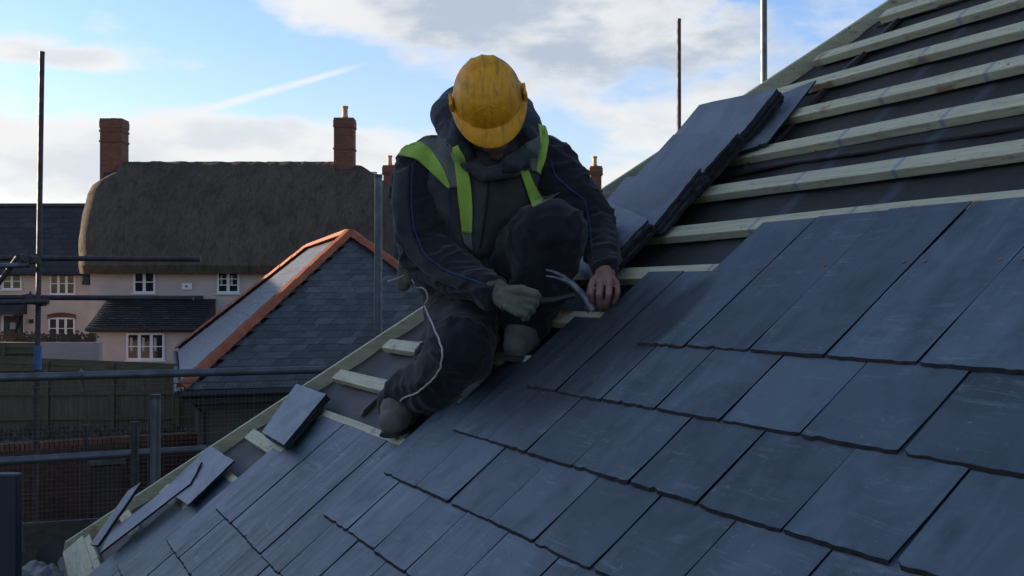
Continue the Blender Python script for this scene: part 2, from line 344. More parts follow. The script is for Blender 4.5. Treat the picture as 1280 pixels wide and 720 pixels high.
M_TROU = cloth('navy_trousers', (.013, .0145, .021), dust=.16); M_HOOD = cloth('grey_hood', (.045, .053, .068)); M_PIPE = cloth('blue_piping', (.022, .045, .13))
M_LIME = cloth('lime_vest', (.36, .56, .085), var=.25, rough=.7); M_VGREY = cloth('grey_reflective_band', (.15, .165, .155), var=.2, rough=.5, dust=.3)
M_GLOVE = cloth('dusty_glove', (.155, .165, .12), var=.5, dust=.3); M_GLOVE2 = cloth('green_glove_coating', (.045, .10, .075)); M_BOOT = cloth('dusty_boot', (.15, .14, .125), var=.4, dust=.5)
M_SOLE = simple('boot_sole', (.03, .03, .03), .8); M_CORD = cloth('white_cord', (.52, .49, .46), var=.1)
def skin_mat():
    m, t, b = new_mat('skin'); ob = t.node('ShaderNodeTexCoord').outputs['Object']; n = t.noise(ob, 22, 5, .6)
    t.l.new(t.mix(t.mr(n, .35, .7), (.30, .165, .125), (.21, .10, .078)), b.inputs['Base Color']); b.inputs['Roughness'].default_value = .55
    b.inputs['Subsurface Weight'].default_value = .08; b.inputs['Subsurface Radius'].default_value = (.01, .004, .002)
    bump(t, b, t.noise(ob, 160, 4), .25, .001); return m
M_SKIN = skin_mat()
def helmet_mat():
    m, t, b = new_mat('worn_yellow_plastic'); ob = t.node('ShaderNodeTexCoord').outputs['Object']; n = t.noise(ob, 14, 7, .7, .5)
    c = t.mix(t.mr(n, .4, .72), (.86, .38, .002), (.62, .26, .004)); st = t.noise(t.map(ob, (26, 5, 5)), 1.6, 8, .75, 1.2)
    c = t.mix(t.mr(st, .46, .70, 0, .8), c, (.17, .09, .025)); sp = t.noise(ob, 75, 4, .7)
    c = t.mix(t.mr(sp, .67, .72, 0, .8), c, (.06, .045, .03)); c = t.mix(t.mr(t.noise(ob, 45, 4, .7), .66, .72, 0, .4), c, (.55, .47, .3))
    t.l.new(c, b.inputs['Base Color']); t.put(b.inputs['Roughness'], t.mr(n, .3, .7, .46, .7)); bump(t, b, st, .12, .002); return m
M_HELM = helmet_mat()
M_STEEL = simple('hammer_steel', (.20, .21, .24), .45, .7, var=.4, scale=40, bmp=.2, bd=.001)
M_BLUE = simple('blue_plastic', (.03, .12, .27), .5, var=.3)
M_BAGW = simple('clear_polythene', (.085, .10, .105), .6, var=.4, scale=9, bmp=.6, bd=.01)
M_BLUEDARK = simple('dark_blue_board', (.016, .022, .036), .55, var=.2)

# ------------------------------------------------------------------ ground
def gz(x, y):
    return 1.15 * min(1, max(0, (y - 22) / 18)) + .6 * min(1, max(0, (y - 46) / 10))
xs = [-900, -400, -200, -100] + list(range(-60, 61, 4)) + [100, 200, 400, 900]; ys = [-400, -100] + list(range(-40, 81, 3)) + [120, 300, 900, 2500]
g = MB(); g.add([(x, y, gz(x, y) + (0 if abs(x) > 60 else .04 * noise.noise(V((x * .3, y * .3, 0))))) for y in ys for x in xs],
      [(j * len(xs) + i, j * len(xs) + i + 1, (j + 1) * len(xs) + i + 1, (j + 1) * len(xs) + i) for j in range(len(ys) - 1) for i in range(len(xs) - 1)])
tag(g.build('ground', M_GROUND, smooth=True), 'bare earth and rough grass ground around the houses', kind='structure')

# ------------------------------------------------------------------ far houses
def window(par, xa, xb, z0, z1, y, lights, bars=1, curtain=False, proud=.05):
    """front-facing casement window; the frame is a part, each pane a sub-part"""
    f = MB(); t_ = .075
    f.b2(xa, xb, y - proud, y + .02, z1 - t_, z1); f.b2(xa, xb, y - proud, y + .02, z0, z0 + t_)
    W = (xb - xa)
    for i in range(lights + 1):
        tt = t_ if i in (0, lights) else t_ * 1.5
        cx = xa + t_ / 2 + (W - t_) * i / lights; f.b2(cx - tt / 2, cx + tt / 2, y - proud + .002, y + .018, z0 + t_, z1 - t_)
    edges = [xa + t_ / 2 + (W - t_) * i / lights for i in range(lights + 1)]
    for i in range(lights):
        for k in range(bars):
            zc = z0 + t_ + (z1 - z0 - 2 * t_) * (k + 1) / (bars + 1); f.b2(edges[i] + t_ * .6, edges[i + 1] - t_ * .6, y - proud + .012, y + .016, zc - .018, zc + .018)
    fr = f.build('window', M_WHITE, par)
    s = MB(); s.b2(xa - .05, xb + .05, y - proud - .05, y + .01, z0 - .05, z0 - .003); s.build('window_sill', M_WHITE, fr)
    for i in range(lights):
        p = MB(); p.b2(edges[i] + t_ * .5, edges[i + 1] - t_ * .5, y - proud + .022, y - proud + .03, z0 + t_ * .9, z1 - t_ * .9); p.build('pane', M_GLASS, fr)
        if curtain:
            c = MB(); x0, x1 = edges[i] + t_, edges[i + 1] - t_; wd = (x1 - x0) * .38
            c.b2(x0 + .02, x0 + wd, y - proud + .017, y - proud + .0205, z0 + t_ + .25, z1 - t_ - .1); c.build('curtain', M_CURT, fr)
    return fr
def wx(px, D): return (px - 640) / F * D
def wz(py, D): return H + (368.6 - py) / F * D

def chimney(par, x0, x1, y0, y1, z0, z1, pot=None, bands=(.86, .72), pr=.03, mat=None):
    c = MB(); c.b2(x0, x1, y0, y1, z0, z1)
    for q in bands:
        zc = z0 + (z1 - z0) * q; c.b2(x0 - pr, x1 + pr, y0 - pr, y1 + pr, zc - .035, zc + .04)
    c.b2(x0 - pr * .8, x1 + pr * .8, y0 - pr * .8, y1 + pr * .8, z1 - .35, z1 - .06); c.b2(x0 - pr * .3, x1 + pr * .3, y0 - pr * .3, y1 + pr * .3, z1 - .055, z1 + .03)
    ch = c.build('chimney', mat or M_CHIM, par)
    fl = MB(); fl.lathe([(.26, 0), (.18, .05), (.1, .06)], ((x0 + x1) / 2, (y0 + y1) / 2, z1 + .031), seg=12); fl.build('mortar_cap', M_RUB, ch)
    if pot:
        px_, r, h = pot; p = MB(); p.lathe([(r, 0), (r * 1.05, .06), (r * .92, .12), (r * .86, h - .12), (r * 1.08, h - .08), (r * 1.08, h), (r * .7, h), (r * .7, h - .2)], (px_, (y0 + y1) / 2, z1 + .06), seg=16)
        p.build('chimney_pot', M_POT, ch, smooth=True)
    return ch

def cottage():
    D = 42.0; x0, x1 = wx(113, D), wx(457, D); zg = 1.0; ze = wz(333, D)
    t = thing('thatched_cottage', ((x0 + x1) / 2, D + 3.5, zg), 'pink rendered cottage with a deep brown thatched roof and two brick chimneys', 'cottage')
    wb = MB(); wb.b2(x0, x1, D, D + 7, zg - .5, ze + .5); wb.add([(x0, D, ze + .5), (x0, D + 7, ze + .5), (x0, D + 3.5, ze + 4), (x1, D, ze + .5), (x1, D + 7, ze + .5), (x1, D + 3.5, ze + 4)], [(0, 2, 1), (3, 4, 5), (0, 3, 5, 2), (1, 2, 5, 4)])
    wb.build('wall', M_PINK, t)
    # thatch: thick rounded shell, sampled as a grid
    yr = D + 3.7; zr = wz(206, yr); zl = ze + .02; NX, NV = 90, 44
    th = MB(); vs = []
    half = yr - (D - .55)
    def prof(v):                             # v 0 front eave .. 1 back eave
        s = abs(v - .5) * 2; sg = -1 if v < .5 else 1
        yy = yr + sg * half * (s ** .92); zz = zr - (zr - zl) * (s ** 1.12); 
        zz += .22 * math.sin(math.pi * min(1, s * 1.05)) 
        return yy, zz
    for i in range(NX + 1):
        u = i / NX
        for j in range(NV + 1):
            v = j / NV; yy, zz = prof(v); fz = (zz - zl) / (zr - zl)
            L = -.34 - .55 * math.sin(min(1, fz / .85) * math.pi * .55) ; Rr = .10 + .15 * math.sin(min(1, fz / .8) * math.pi * .5)
            hipk = max(0, (fz - .80) / .2)
            xa = wx(113, D) + L + .95 * hipk ** 1.1; xb = wx(457, D) + Rr + .42 * math.sin(fz * 1.6) - 1.15 * hipk ** 1.1
            # rounded ends
            e = min(u, 1 - u) * NX; k = 0
            if e < 3: k = .55 * (1 - e / 3) ** 2
            x = xa + (xb - xa) * u
            nz = .035 * noise.noise(V((x * .5, yy * .5, zz * .5))) + .012 * noise.noise(V((x * 4, yy * 3, zz * 3)))
            yy2 = yr + (yy - yr) * (1 - .10 * k); zz2 = zz - .28 * k * (1 if fz > .05 else .4)
            vs.append((x + .05 * noise.noise(V((zz * 2, yy, u * 3))), yy2 + (-nz if v < .5 else nz), zz2 + nz * .7))
    fs = [(i * (NV + 1) + j, (i + 1) * (NV + 1) + j, (i + 1) * (NV + 1) + j + 1, i * (NV + 1) + j + 1) for i in range(NX) for j in range(NV)]
    # underside / end closing
    b0 = len(vs)
    for i in range(NX + 1):
        for j in (0, NV):
            x, y, z = vs[i * (NV + 1) + j]; vs.append((x, y + (.12 if j == 0 else -.12), zl - .30 + .02 * noise.noise(V((x * 5, 0, 0)))))
    for i in range(NX):
        a, b = i * (NV + 1), (i + 1) * (NV + 1); fs += [(a, b0 + 2 * i, b0 + 2 * i + 2, b), (a + NV, b + NV, b0 + 2 * i + 3, b0 + 2 * i + 1), (b0 + 2 * i, b0 + 2 * i + 1, b0 + 2 * i + 3, b0 + 2 * i + 2)]
    fs.append(tuple([j for j in range(NV + 1)] + [b0 + 1, b0])); k = NX * (NV + 1); fs.append(tuple([k + j for j in range(NV, -1, -1)] + [b0 + 2 * NX, b0 + 2 * NX + 1]))
    th.add(vs, fs); tr = th.build('thatched_roof', M_THATCH, t, smooth=True)
    # raised ridge cap with a cut lower edge
    rc = MB(); xa, xb = wx(150, yr), wx(421, yr); vs = []; n = 60
    for i in range(n + 1):
        x = xa + (xb - xa) * i / n; dz = .04 * noise.noise(V((x * 2, 3, 0)))
        for (yy, zz) in ((-.66, -.62), (-.74, -.44), (-.40, -.04), (0, .14), (.40, -.04), (.74, -.44), (.66, -.62)): vs.append((x, yr + yy, zr + zz + dz + .02 * noise.noise(V((x * 6, yy * 5, 0)))))
    fs = [(i * 7 + j, (i + 1) * 7 + j, (i + 1) * 7 + j + 1, i * 7 + j + 1) for i in range(n) for j in range(6)] + [tuple(range(6, -1, -1)), tuple(n * 7 + j for j in range(7))]
    rc.add(vs, fs); rc.build('ridge_cap', M_THATCH, tr, smooth=False)
    yc = yr - .1
    chimney(t, wx(128, yc), wx(155, yc), yr - .42, yr + .42, zr - 1.2, wz(150, yc), bands=(.70, .84))
    chimney(t, wx(418.5, yc), wx(442.5, yc), yr - .40, yr + .40, zr - 1.4, wz(149, yc), pot=(wx(430.5, yc), .13, .50), bands=(.62, .90))
    lf = MB()
    for (cx, w_) in ((142, 24), (431, 22)):
        lf = MB(); lf.box((wx(cx, yr - .5), yr - .62, zr - .55), (w_ / F * 45, .05, .5), Matrix.Rotation(R(-42), 3, 'X')); lf.build('lead_flashing', M_SLATED, t)
    window(t, wx(167, D), wx(194.5, D), wz(366.5, D), wz(338.5, D), D, 2, 1); window(t, wx(271.5, D), wx(299.5, D), wz(366.5, D), wz(338.5, D), D, 2, 2, True)
    al = MB(); al.b2(wx(228, D), wx(240.5, D), D - .09, D, wz(362, D), wz(354, D)); a = al.build('alarm_box', M_WHITE, t)
    al = MB(); al.lathe([(.045, 0), (.045, .02)], (wx(234, D), D - .091, wz(358, D)), Matrix.Rotation(R(90), 3, 'X'), 10); al.build('alarm_lamp', M_BLUE, a)
    # lean-to
    d2 = D - 1.9; lx0, lx1 = wx(113, d2), wx(246, d2); lw = MB(); lw.b2(lx0, lx1, d2, D - .003, zg - .5, wz(410, d2)); lt = lw.build('lean_to_wall', M_PINK, t)
    za, zb = wz(374, D), wz(411, d2 - .25); ya, yb = D - .004, d2 - .25; rx0, rx1 = wx(111.5, d2) - .02, wx(253, d2)
    rb = MB(); nc = 14
    for j in range(nc):
        f0, f1 = j / nc, (j + 1.25) / nc if j < nc - 1 else 1.0
        y0_, z0_ = yb + (ya - yb) * f0, zb + (za - zb) * f0; y1_, z1_ = yb + (ya - yb) * min(1, f1), zb + (za - zb) * min(1, f1)
        o_ = .28 * (j % 2); x = rx0
        while x < rx1 - .02:
            xe = min(rx1, x + (.28 if x > rx0 else .28 - o_ * .5)); nz = .012 * random.random()
            rb.slab([(x, y0_, z0_ + .045 + nz), (xe - .01, y0_, z0_ + .045 + nz), (xe - .01, y1_, z1_ + .012), (x, y1_, z1_ + .012)], V((0, -.6, .8)), .02); x = xe
    tag(rb.build('lean_to_roof', M_SLATED, t), kind='stuff')
    ud = MB(); ud.add([(rx0 + .03, yb + .03, zb - .02), (rx1 - .03, yb + .03, zb - .02), (rx1 - .03, ya, za - .04), (rx0 + .03, ya, za - .04), (rx0 + .03, ya, zb - .12), (rx1 - .03, ya, zb - .12), (rx0 + .03, yb + .03, zb - .12), (rx1 - .03, yb + .03, zb - .12)], [(0, 1, 2, 3), (0, 3, 4, 6), (1, 7, 5, 2), (6, 7, 1, 0), (6, 4, 5, 7)]); ud.build('eaves_board', M_DARK, t)
    fl = MB(); fl.b2(wx(135, D), rx1 - .5, ya - .12, ya - .002, za - .01, za + .14); fl.build('roof_flashing', M_SLATED, t)
    gu = MB(); gu.tube([(rx0, yb - .05, zb - .03), (rx1, yb - .05, zb - .03)], .06, 8); gu.tube([(rx1 - .1, yb - .02, zb - .06), (rx1 - .1, d2 - .06, zb - .4), (rx1 - .25, d2 - .06, zb - .6), (rx1 - .25, d2 - .06, zg)], .035, 8); gu.build('gutter', M_GUT, t)
    window(t, wx(158.5, d2), wx(206, d2), wz(450, d2), wz(416, d2), d2, 3, 1, True)
cottage()

def slate_roof(par, A, B, Cc, Dd, gauge, width, name='slate_courses', mat=None, th=.012):
    """real slates, joined: quad A,B (eave left,right) to Dd,Cc (ridge left,right); trapezium allowed"""
    A, B, Cc, Dd = map(V, (A, B, Cc, Dd)); s = MB(); n = (B - A).cross(Dd - A).normalized(); L = ((Dd + Cc) / 2 - (A + B) / 2); dist = L.length
    ud = (B - A).normalized(); upv = n.cross(ud).normalized(); dist = (Dd - A).dot(upv); rows = int(dist / gauge) + 1
    for j in range(rows):
        t0 = j * gauge / dist; t1 = min(1, (j + 1.35) * gauge / dist); 
        if t0 >= 1: break
        l0 = A.lerp(Dd, t0); r0 = B.lerp(Cc, t0); l1 = A.lerp(Dd, t1); r1 = B.lerp(Cc, t1)
        W0 = (r0 - l0).length; u = -width * (.5 if j % 2 else 0); xl1 = (l1 - l0).dot(ud); xr1 = (r1 - l0).dot(ud)
        while u < W0:
            ua, ub = max(0, u), min(W0, u + width - .008)
            if ub > ua + .01:
                hz = th * (1.6 + .5 * random.random()); ta, tb = max(ua, xl1), min(ub, xr1)
                if ta < tb:
                    s.slab([l0 + ud * ua + n * hz, l0 + ud * ub + n * hz, l1 + ud * (tb - 0) + n * .004, l1 + ud * ta + n * .004], n, th)
                elif ua < xl1: s.slab([l0 + ud * ua + n * hz, l0 + ud * ub + n * hz, l0 + (l1 - l0) * min(1, ub / max(xl1, 1e-3)) + n * .01], n, th)
                elif ub > xr1:
                    k = min(1, (W0 - ua) / max(W0 - xr1, 1e-3)); s.slab([l0 + ud * ua + n * hz, l0 + ud * ub + n * hz, r0 + (r1 - r0) * k + n * .01], n, th)
            u += width
    o = s.build(name, mat or M_SLATEF, par); tag(o, kind='stuff'); return o

def terrace(name, label, px0, px1, D, py_ridge, py_eave, wins, door=None, chims=(), depth=7, ridge_mat=None, zg=1.7, off=0, open_left=False):
    x0, x1 = px0, px1; ze = wz(py_eave, D); yr = D + depth / 2; zr = wz(py_ridge, yr)
    t = thing(name, ((x0 + x1) / 2, yr, zg), label, 'house')
    b = MB(); b.b2(x0, x1, D, D + depth, zg - .6, ze); b.add([(x0, D, ze), (x0, D + depth, ze), (x0, yr, zr - .12), (x1, D, ze), (x1, D + depth, ze), (x1, yr, zr - .12)], [(0, 2, 1), (3, 4, 5)]); b.build('wall', M_PINK, t)
    k = (zr - ze) / (depth / 2); ov = .35
    slate_roof(t, (x0 - .1, D - ov, ze - ov * k + .06), (x1 + .1, D - ov, ze - ov * k + .06), (x1 + .1, yr, zr), (x0 - .1, yr, zr), .42, .6, 'roof_slates', M_SLATED, .008)
    rr = MB(); rr.add([(x0 - .1, D - ov, ze - ov * k), (x1 + .1, D - ov, ze - ov * k), (x1 + .1, yr, zr - .03), (x0 - .1, yr, zr - .03), (x1 + .1, D + depth + ov, ze - ov * k), (x0 - .1, D + depth + ov, ze - ov * k)], [(0, 1, 2, 3), (3, 2, 4, 5)]); rr.build('roof_deck', M_SLATED, t)
    rd = MB(); x = x0 - .1
    while x < x1: rd.add([(x, yr - .16, zr - .05), (x, yr, zr + .12), (x, yr + .16, zr - .05), (min(x + .44, x1 + .1), yr - .16, zr - .05), (min(x + .44, x1 + .1), yr, zr + .12), (min(x + .44, x1 + .1), yr + .16, zr - .05)], [(0, 3, 4, 1), (1, 4, 5, 2), (0, 1, 2), (3, 5, 4)]); x += .45
    tag(rd.build('ridge_tiles', ridge_mat or M_TILE2, t), kind='stuff')
    gu = MB(); gu.tube([(x0, D - ov - .05, ze - ov * k - .02), (x1, D - ov - .05, ze - ov * k - .02)], .07, 8); gu.build('gutter', M_GUT, t)
    for w_ in wins:
        a, b_, top, bot, l = w_[:5]; window(t, wx(a, D), wx(b_, D), wz(bot, D), wz(top, D), D, l, 1, False)
        if len(w_) > 5:
            ar = MB(); n = 16; pts = []
            for i in range(n + 1):
                u = i / n * 2 - 1; pts.append((wx(a - 1.5, D) + (wx(b_ + 1.5, D) - wx(a - 1.5, D)) * i / n, wz(top - .5, D) - .10 * u * u))
            for i in range(n): 
                (xa, za), (xb, zb) = pts[i], pts[i + 1]; ar.slab([(xa + .01, D - .05, za), (xb - .01, D - .05, zb), (xb - .01, D - .05, zb + .22), (xa + .01, D - .05, za + .22)], V((0, -1, 0)), .06)
            tag(ar.build('brick_arch', M_CHIM, t), kind='stuff')
    if door:
        a, b_, top, bot = door; xa, xb = wx(a, D), wx(b_, D)
        d = MB(); d.b2(xa, xb, D - .06, D, wz(bot, D), wz(top, D)); dd = d.build('door', M_BLUEDARK, t)
        f = MB(); f.b2(xa - .1, xa - .002, D - .08, D - .002, wz(bot, D), wz(top, D) + .1); f.b2(xb + .002, xb + .1, D - .08, D - .002, wz(bot, D), wz(top, D) + .1); f.b2(xa - .003, xb + .003, D - .079, D - .003, wz(top, D) + .002, wz(top, D) + .098); f.build('door_frame', M_WHITE, t)
        p = MB(); p.b2((xa + xb) / 2 - .13, (xa + xb) / 2 + .13, D - .075, D - .061, wz(top, D) - .62, wz(top, D) - .30); p.build('door_light', M_CURT, dd)
        c = MB(); x_a, x_b = wx(-14, D), wx(34, D); zt, zl = wz(371, D), wz(391, D - 1); c.add([(x_a, D - 1, zl), (x_b, D - 1, zl), (x_b, D, zt), (x_a, D, zt), (x_a, D - 1, zl - .08), (x_b, D - 1, zl - .08), (x_b, D, zl - .08), (x_a, D, zl - .08)], [(0, 1, 2, 3), (4, 7, 6, 5), (0, 4, 5, 1), (1, 5, 6, 2), (0, 3, 7, 4)]); cn = c.build('porch_canopy', M_SLATED, t)
        for xx in (x_a + .2, x_b - .2):
            q = MB(); q.b2(xx - .05, xx + .05, D - .9, D - .001, zl - .17, zl - .082); q.box((xx, D - .38, zl - .52), (.09, 1.05, .09), Matrix.Rotation(R(45), 3, 'X')); q.b2(xx - .051, xx + .051, D - .1, D - .001, zl - 1.1, zl - .171); q.build('porch_bracket', M_DARK, cn)
    for (a, b_, top, pot, zb, dy) in chims:
        yc = D + dy; chimney(t, wx(a, yc), wx(b_, yc), yc, yc + .8, zb, wz(top, yc), pot=(wx(pot, yc), .14, .55) if pot else None, bands=(.9,), pr=.08)
    return t
D2 = 52.0
tr = terrace('terraced_house', 'pink rendered terraced house with dark slate roof left of the thatched cottage', -30, wx(112, D2) + 2.0, D2, 257, 334,
        [(3, 27.5, 341, 362, 2), (62.5, 94.5, 340.5, 368.5, 3), (61, 94, 397, 424, 3, 1)], door=(5.5, 28, 395, 424))
o = MB(); o.b2(wx(40, D2) - .06, wx(40, D2) + .06, D2 - .2, D2, wz(404, D2), wz(399, D2)); o.build('wall_lamp', M_DARK, tr)
pb = MB(); pb.add([(wx(104, D2), D2 - .2, wz(356, D2)), (wx(113, D2), D2 - .2, wz(356, D2)), (wx(112, D2), D2 - .2, wz(336, D2)), (wx(109, D2), D2 - .2, wz(336, D2)), (wx(104, D2), D2, wz(356, D2)), (wx(113, D2), D2, wz(356, D2)), (wx(112, D2), D2, wz(336, D2)), (wx(109, D2), D2, wz(336, D2))], [(0, 1, 2, 3), (0, 3, 7, 4), (1, 5, 6, 2), (0, 4, 5, 1), (3, 2, 6, 7), (4, 7, 6, 5)]); pb.build('downpipe_hopper', M_DARK, tr)
D3 = 58.0
terrace('slate_roofed_house', 'far house with dark slate roof and orange ridge behind the worker', wx(452, D3), wx(800, D3), D3, 254, 330, [(476, 500, 345, 365, 2)],
        chims=[(479, 497, 207, 486, wz(300, D3), 3.2), (738.5, 752, 208, 744, wz(300, D3), 3.2)], ridge_mat=M_TILE)
# houses to the left of the view, whose roofs keep the evening sun off this one
def side_house(name, label, x, y0, y1, zr, ze, wd=7):
    t = thing(name, (x, (y0 + y1) / 2, 0), label, 'house'); b = MB(); xa, xb = x - wd / 2, x + wd / 2
    b.b2(xa, xb, y0, y1, -.3, ze); b.add([(xa, y0, ze), (xb, y0, ze), (x, y0, zr - .1), (xa, y1, ze), (xb, y1, ze), (x, y1, zr - .1)], [(0, 1, 2), (3, 5, 4)]); b.build('wall', M_OURB, t)
    k = (zr - ze) / (wd / 2); r = MB(); r.slab([(xa - .3, y0 - .2, ze - .3 * k), (x, y0 - .2, zr), (x, y1 + .2, zr), (xa - .3, y1 + .2, ze - .3 * k)], V((-k, 0, 1)).normalized(), .1); r.slab([(xb + .3, y0 - .2, ze - .3 * k), (xb + .3, y1 + .2, ze - .3 * k), (x, y1 + .2, zr), (x, y0 - .2, zr)], V((k, 0, 1)).normalized(), .1); r.build('roof', M_SLATED, t)
    y = y0 + 1.5
    while y < y1 - 1.5:
        for zz in (1.0, 3.6):
            if zz + 1.2 < ze:
                f = MB(); f.b2(xb, xb + .04, y - .6, y + .6, zz, zz + 1.2); q = f.build('window', M_WHITE, t)
                for s in (-.29, .29): g_ = MB(); g_.b2(xb + .041, xb + .05, y + s - .24, y + s + .24, zz + .08, zz + 1.12); g_.build('pane', M_GLASS, q)
        y += 3
side_house('brick_house', 'tall brick house standing out of frame to the left', -21, -16, 14.2, 9.6, 5.6)
side_house('brick_outbuilding', 'lower brick building out of frame on the left', -21, 14.6, 36, 7.45, 3.9)

# neighbour's hipped slate roof with orange tiles
def garage():
    Da = 22.0; A = V((wx(437, Da), Da, wz(294, Da))); r = V((-.2945, .9557, 0)); p = V((.9557, .2945, 0)); wd = .1465 * Da; hh = .1246 * Da; L = .321 * Da
    FL = A - p * wd - r * wd - V((0, 0, hh)); FR = A + p * wd - r * wd - V((0, 0, hh)); B = A + r * L; BL = B - p * wd + r * wd - V((0, 0, hh)); BR = B + p * wd + r * wd - V((0, 0, hh))
    t = thing('hipped_outbuilding', (A.x, A.y, 0), 'low stone outbuilding with hipped slate roof and orange ridge tiles', 'building')
    ins = .28
    def inn(q): return q + (A - q) .normalized() * 0 
    c = (FL + FR + BL + BR) / 4; wp = [V((c.x + (q.x - c.x) * .90, c.y + (q.y - c.y) * .93, 0)) for q in (FL, FR, BR, BL)]
    b = MB(); zt = FL.z - .02; vs = [V((q.x, q.y, -.2)) for q in wp] + [V((q.x, q.y, zt)) for q in wp]; b.add(vs, [(0, 1, 5, 4), (1, 2, 6, 5), (2, 3, 7, 6), (3, 0, 4, 7), (4, 5, 6, 7)]); b.build('stone_wall', M_STONE, t)
    dn = V((0, 0, .04)); dk = MB(); dk.add([FL - dn, FR - dn, BR - dn, BL - dn, A - dn, B - dn], [(0, 1, 4), (0, 4, 5, 3), (3, 5, 2), (1, 2, 5, 4)]); dk.build('roof_deck', M_DARK, t)
    g = .175; slate_roof(t, FL, FR, A + V((.01, 0, 0)), A - V((.01, 0, 0)), g, .30, 'front_slates', None, .006); slate_roof(t, BL, FL, A, B, g, .30, 'left_slates', None, .006); slate_roof(t, FR, BR, B, A, g, .30, 'right_slates', None, .006); slate_roof(t, BR, BL, B, B + V((.01, 0, 0)), g, .30, 'back_slates', None, .006)
    def tiles(s, e, lift=.06):
        d = (e - s); n = max(1, int(d.length / .45)); side = d.normalized().cross(V((0, 0, 1))).normalized(); upv = side.cross(d.normalized()).normalized()
        for i in range(n):
            q0 = s + d * (i / n) + upv * lift; q1 = s + d * ((i + .985) / n) + upv * (lift + .012); W, hz, th = .125, .075, .018; vs = []
            for q in (q0, q1):
                vs += [q + side * W - upv * .03, q + side * .05 + upv * (hz * .86), q - side * .05 + upv * (hz * .86), q - side * W - upv * .03, q - side * (W - th) - upv * .035, q + upv * (hz - 3 * th), q + side * (W - th) - upv * .035]
            m_ = MB(); m_.add(vs, [(k, k + 1, k + 8, k + 7) for k in range(6)] + [(6, 0, 7, 13), tuple(range(6, -1, -1)), tuple(range(7, 14))]); m_.build('ridge_tile', M_TILE, t)
    tiles(FL, A); tiles(FR, A); tiles(A, B, .06); tiles(BL, B); tiles(BR, B)
    gq = MB(); o_ = V((0, 0, -.07)); gq.tube([FL + o_ - r * .07, FR + o_ - r * .07], .065, 8); gq.tube([FL + o_ - p * .07, BL + o_ - p * .07], .065, 8)
    dx = FL + o_; gq.tube([dx + V((.05, .1, -.04)), dx + V((.28, .35, -.35)), dx + V((.28, .38, -2.8))], .04, 8); gq.build('gutter', M_GUT, t)
    fa = MB(); fa.slab([FL + V((0, 0, -.03)) - r * .0, FR + V((0, 0, -.03)), FR + V((0, 0, -.22)), FL + V((0, 0, -.22))], -r, .03); fa.slab([BL + V((0, 0, -.03)), FL + V((0, 0, -.03)), FL + V((0, 0, -.22)), BL + V((0, 0, -.22))], -p, .03); fa.build('fascia_board', M_DARK, t)
garage()

# low rendered garden wall with dry plants along its top
D4 = 37.0
o = MB(); o.b2(wx(-60, D4), wx(113, D4) + .3, D4, D4 + .3, .5, wz(428, D4)); tag(o.build('rendered_wall', M_PINK), 'low pink rendered garden wall between the fence and the houses', 'garden wall')
pl = MB()
for i in range(420):
    x = random.uniform(wx(-10, D4), wx(112, D4)); z = wz(428, D4) - .05; h_ = random.uniform(.08, .30) * (1 if i % 5 else 1.4); dx, dy = random.uniform(-.12, .12), random.uniform(-.1, .1); y = D4 + .35 + random.random() * .3
    pl.add([(x - .015, y, z), (x + .015, y, z), (x + dx, y + dy, z + h_)], [(0, 1, 2)]); pl.add([(x + dx - .05, y + dy, z + h_ - .04), (x + dx + .05, y + dy, z + h_ - .04), (x + dx + .02, y + dy, z + h_ + .03), (x + dx - .03, y + dy, z + h_ + .03)], [(0, 1, 2, 3)])
tag(pl.build('dry_plants', M_DRY), 'dry brown plants growing along the top of the pink wall', 'plants', kind='stuff')

# ------------------------------------------------------------------ fences
def fence(xa, xb, ya, yb, zta, ztb, zb, n, label, rails, bw, step_posts, top_boards=True):
    t = thing('timber_fence', ((xa + xb) / 2, (ya + yb) / 2, zb), label, 'fence', None)
    d = V((xb - xa, yb - ya, 0)); L = d.length; u = d.normalized(); nr = V((u.y, -u.x, 0)); Mx = Matrix((u, -nr, V((0, 0, 1)))).transposed()
    k = L / n
    for i in range(n):
        f = (i + .5) / n; zt = zta + (ztb - zta) * f; c = V((xa, ya, 0)) + d * f + nr * (.012 * (i % 2)); m_ = MB()
        m_.box((c.x, c.y, (zt + zb) / 2 + random.uniform(-.01, .01)), (k * 1.12, .016, zt - zb), Mx); m_.build('board', M_FENCE, t)
    for zz in rails:
        m_ = MB(); c = V((xa, ya, 0)) + d * .5 + nr * .05; sl = 0
        m_.box((c.x, c.y, zz), (L, .05, .09), Mx); m_.build('rail', M_FENCEL, t)
    q = MB(); a = V((xa, ya, zta)) + nr * .035; b_ = V((xb, yb, ztb)) + nr * .035
    q.slab([a + V((0, 0, .03)), b_ + V((0, 0, .03)), b_ - V((0, 0, .12)), a - V((0, 0, .12))], nr, .03); q.build('capping_board', M_FENCEL, t)
    for f in step_posts:
        zt = zta + (ztb - zta) * f; c = V((xa, ya, 0)) + d * f + nr * .09; m_ = MB(); m_.box((c.x, c.y, (zt + zb) / 2 - .02), (.1, .1, zt - zb), Mx); m_.build('post', M_FENCEL, t)
    return t
DF = 24.0
fence(wx(-150, DF), wx(243, DF + .5), DF, DF + .5, wz(441, DF), wz(459, DF), wz(538, DF), 62, 'tall weathered close boarded timber fence behind the brick garden wall', [wz(462, DF), wz(492.5, DF), wz(524, DF)], .1, [.12, .33, .53, .74, .95])
fence(wx(-120, 30), wx(45, 30), 30, 30, wz(427, 30), wz(430, 30), .8, 26, 'shorter pale timber fence panel at the far left behind the blue pole sleeve', [wz(440, 30)], .1, [.3, .77])

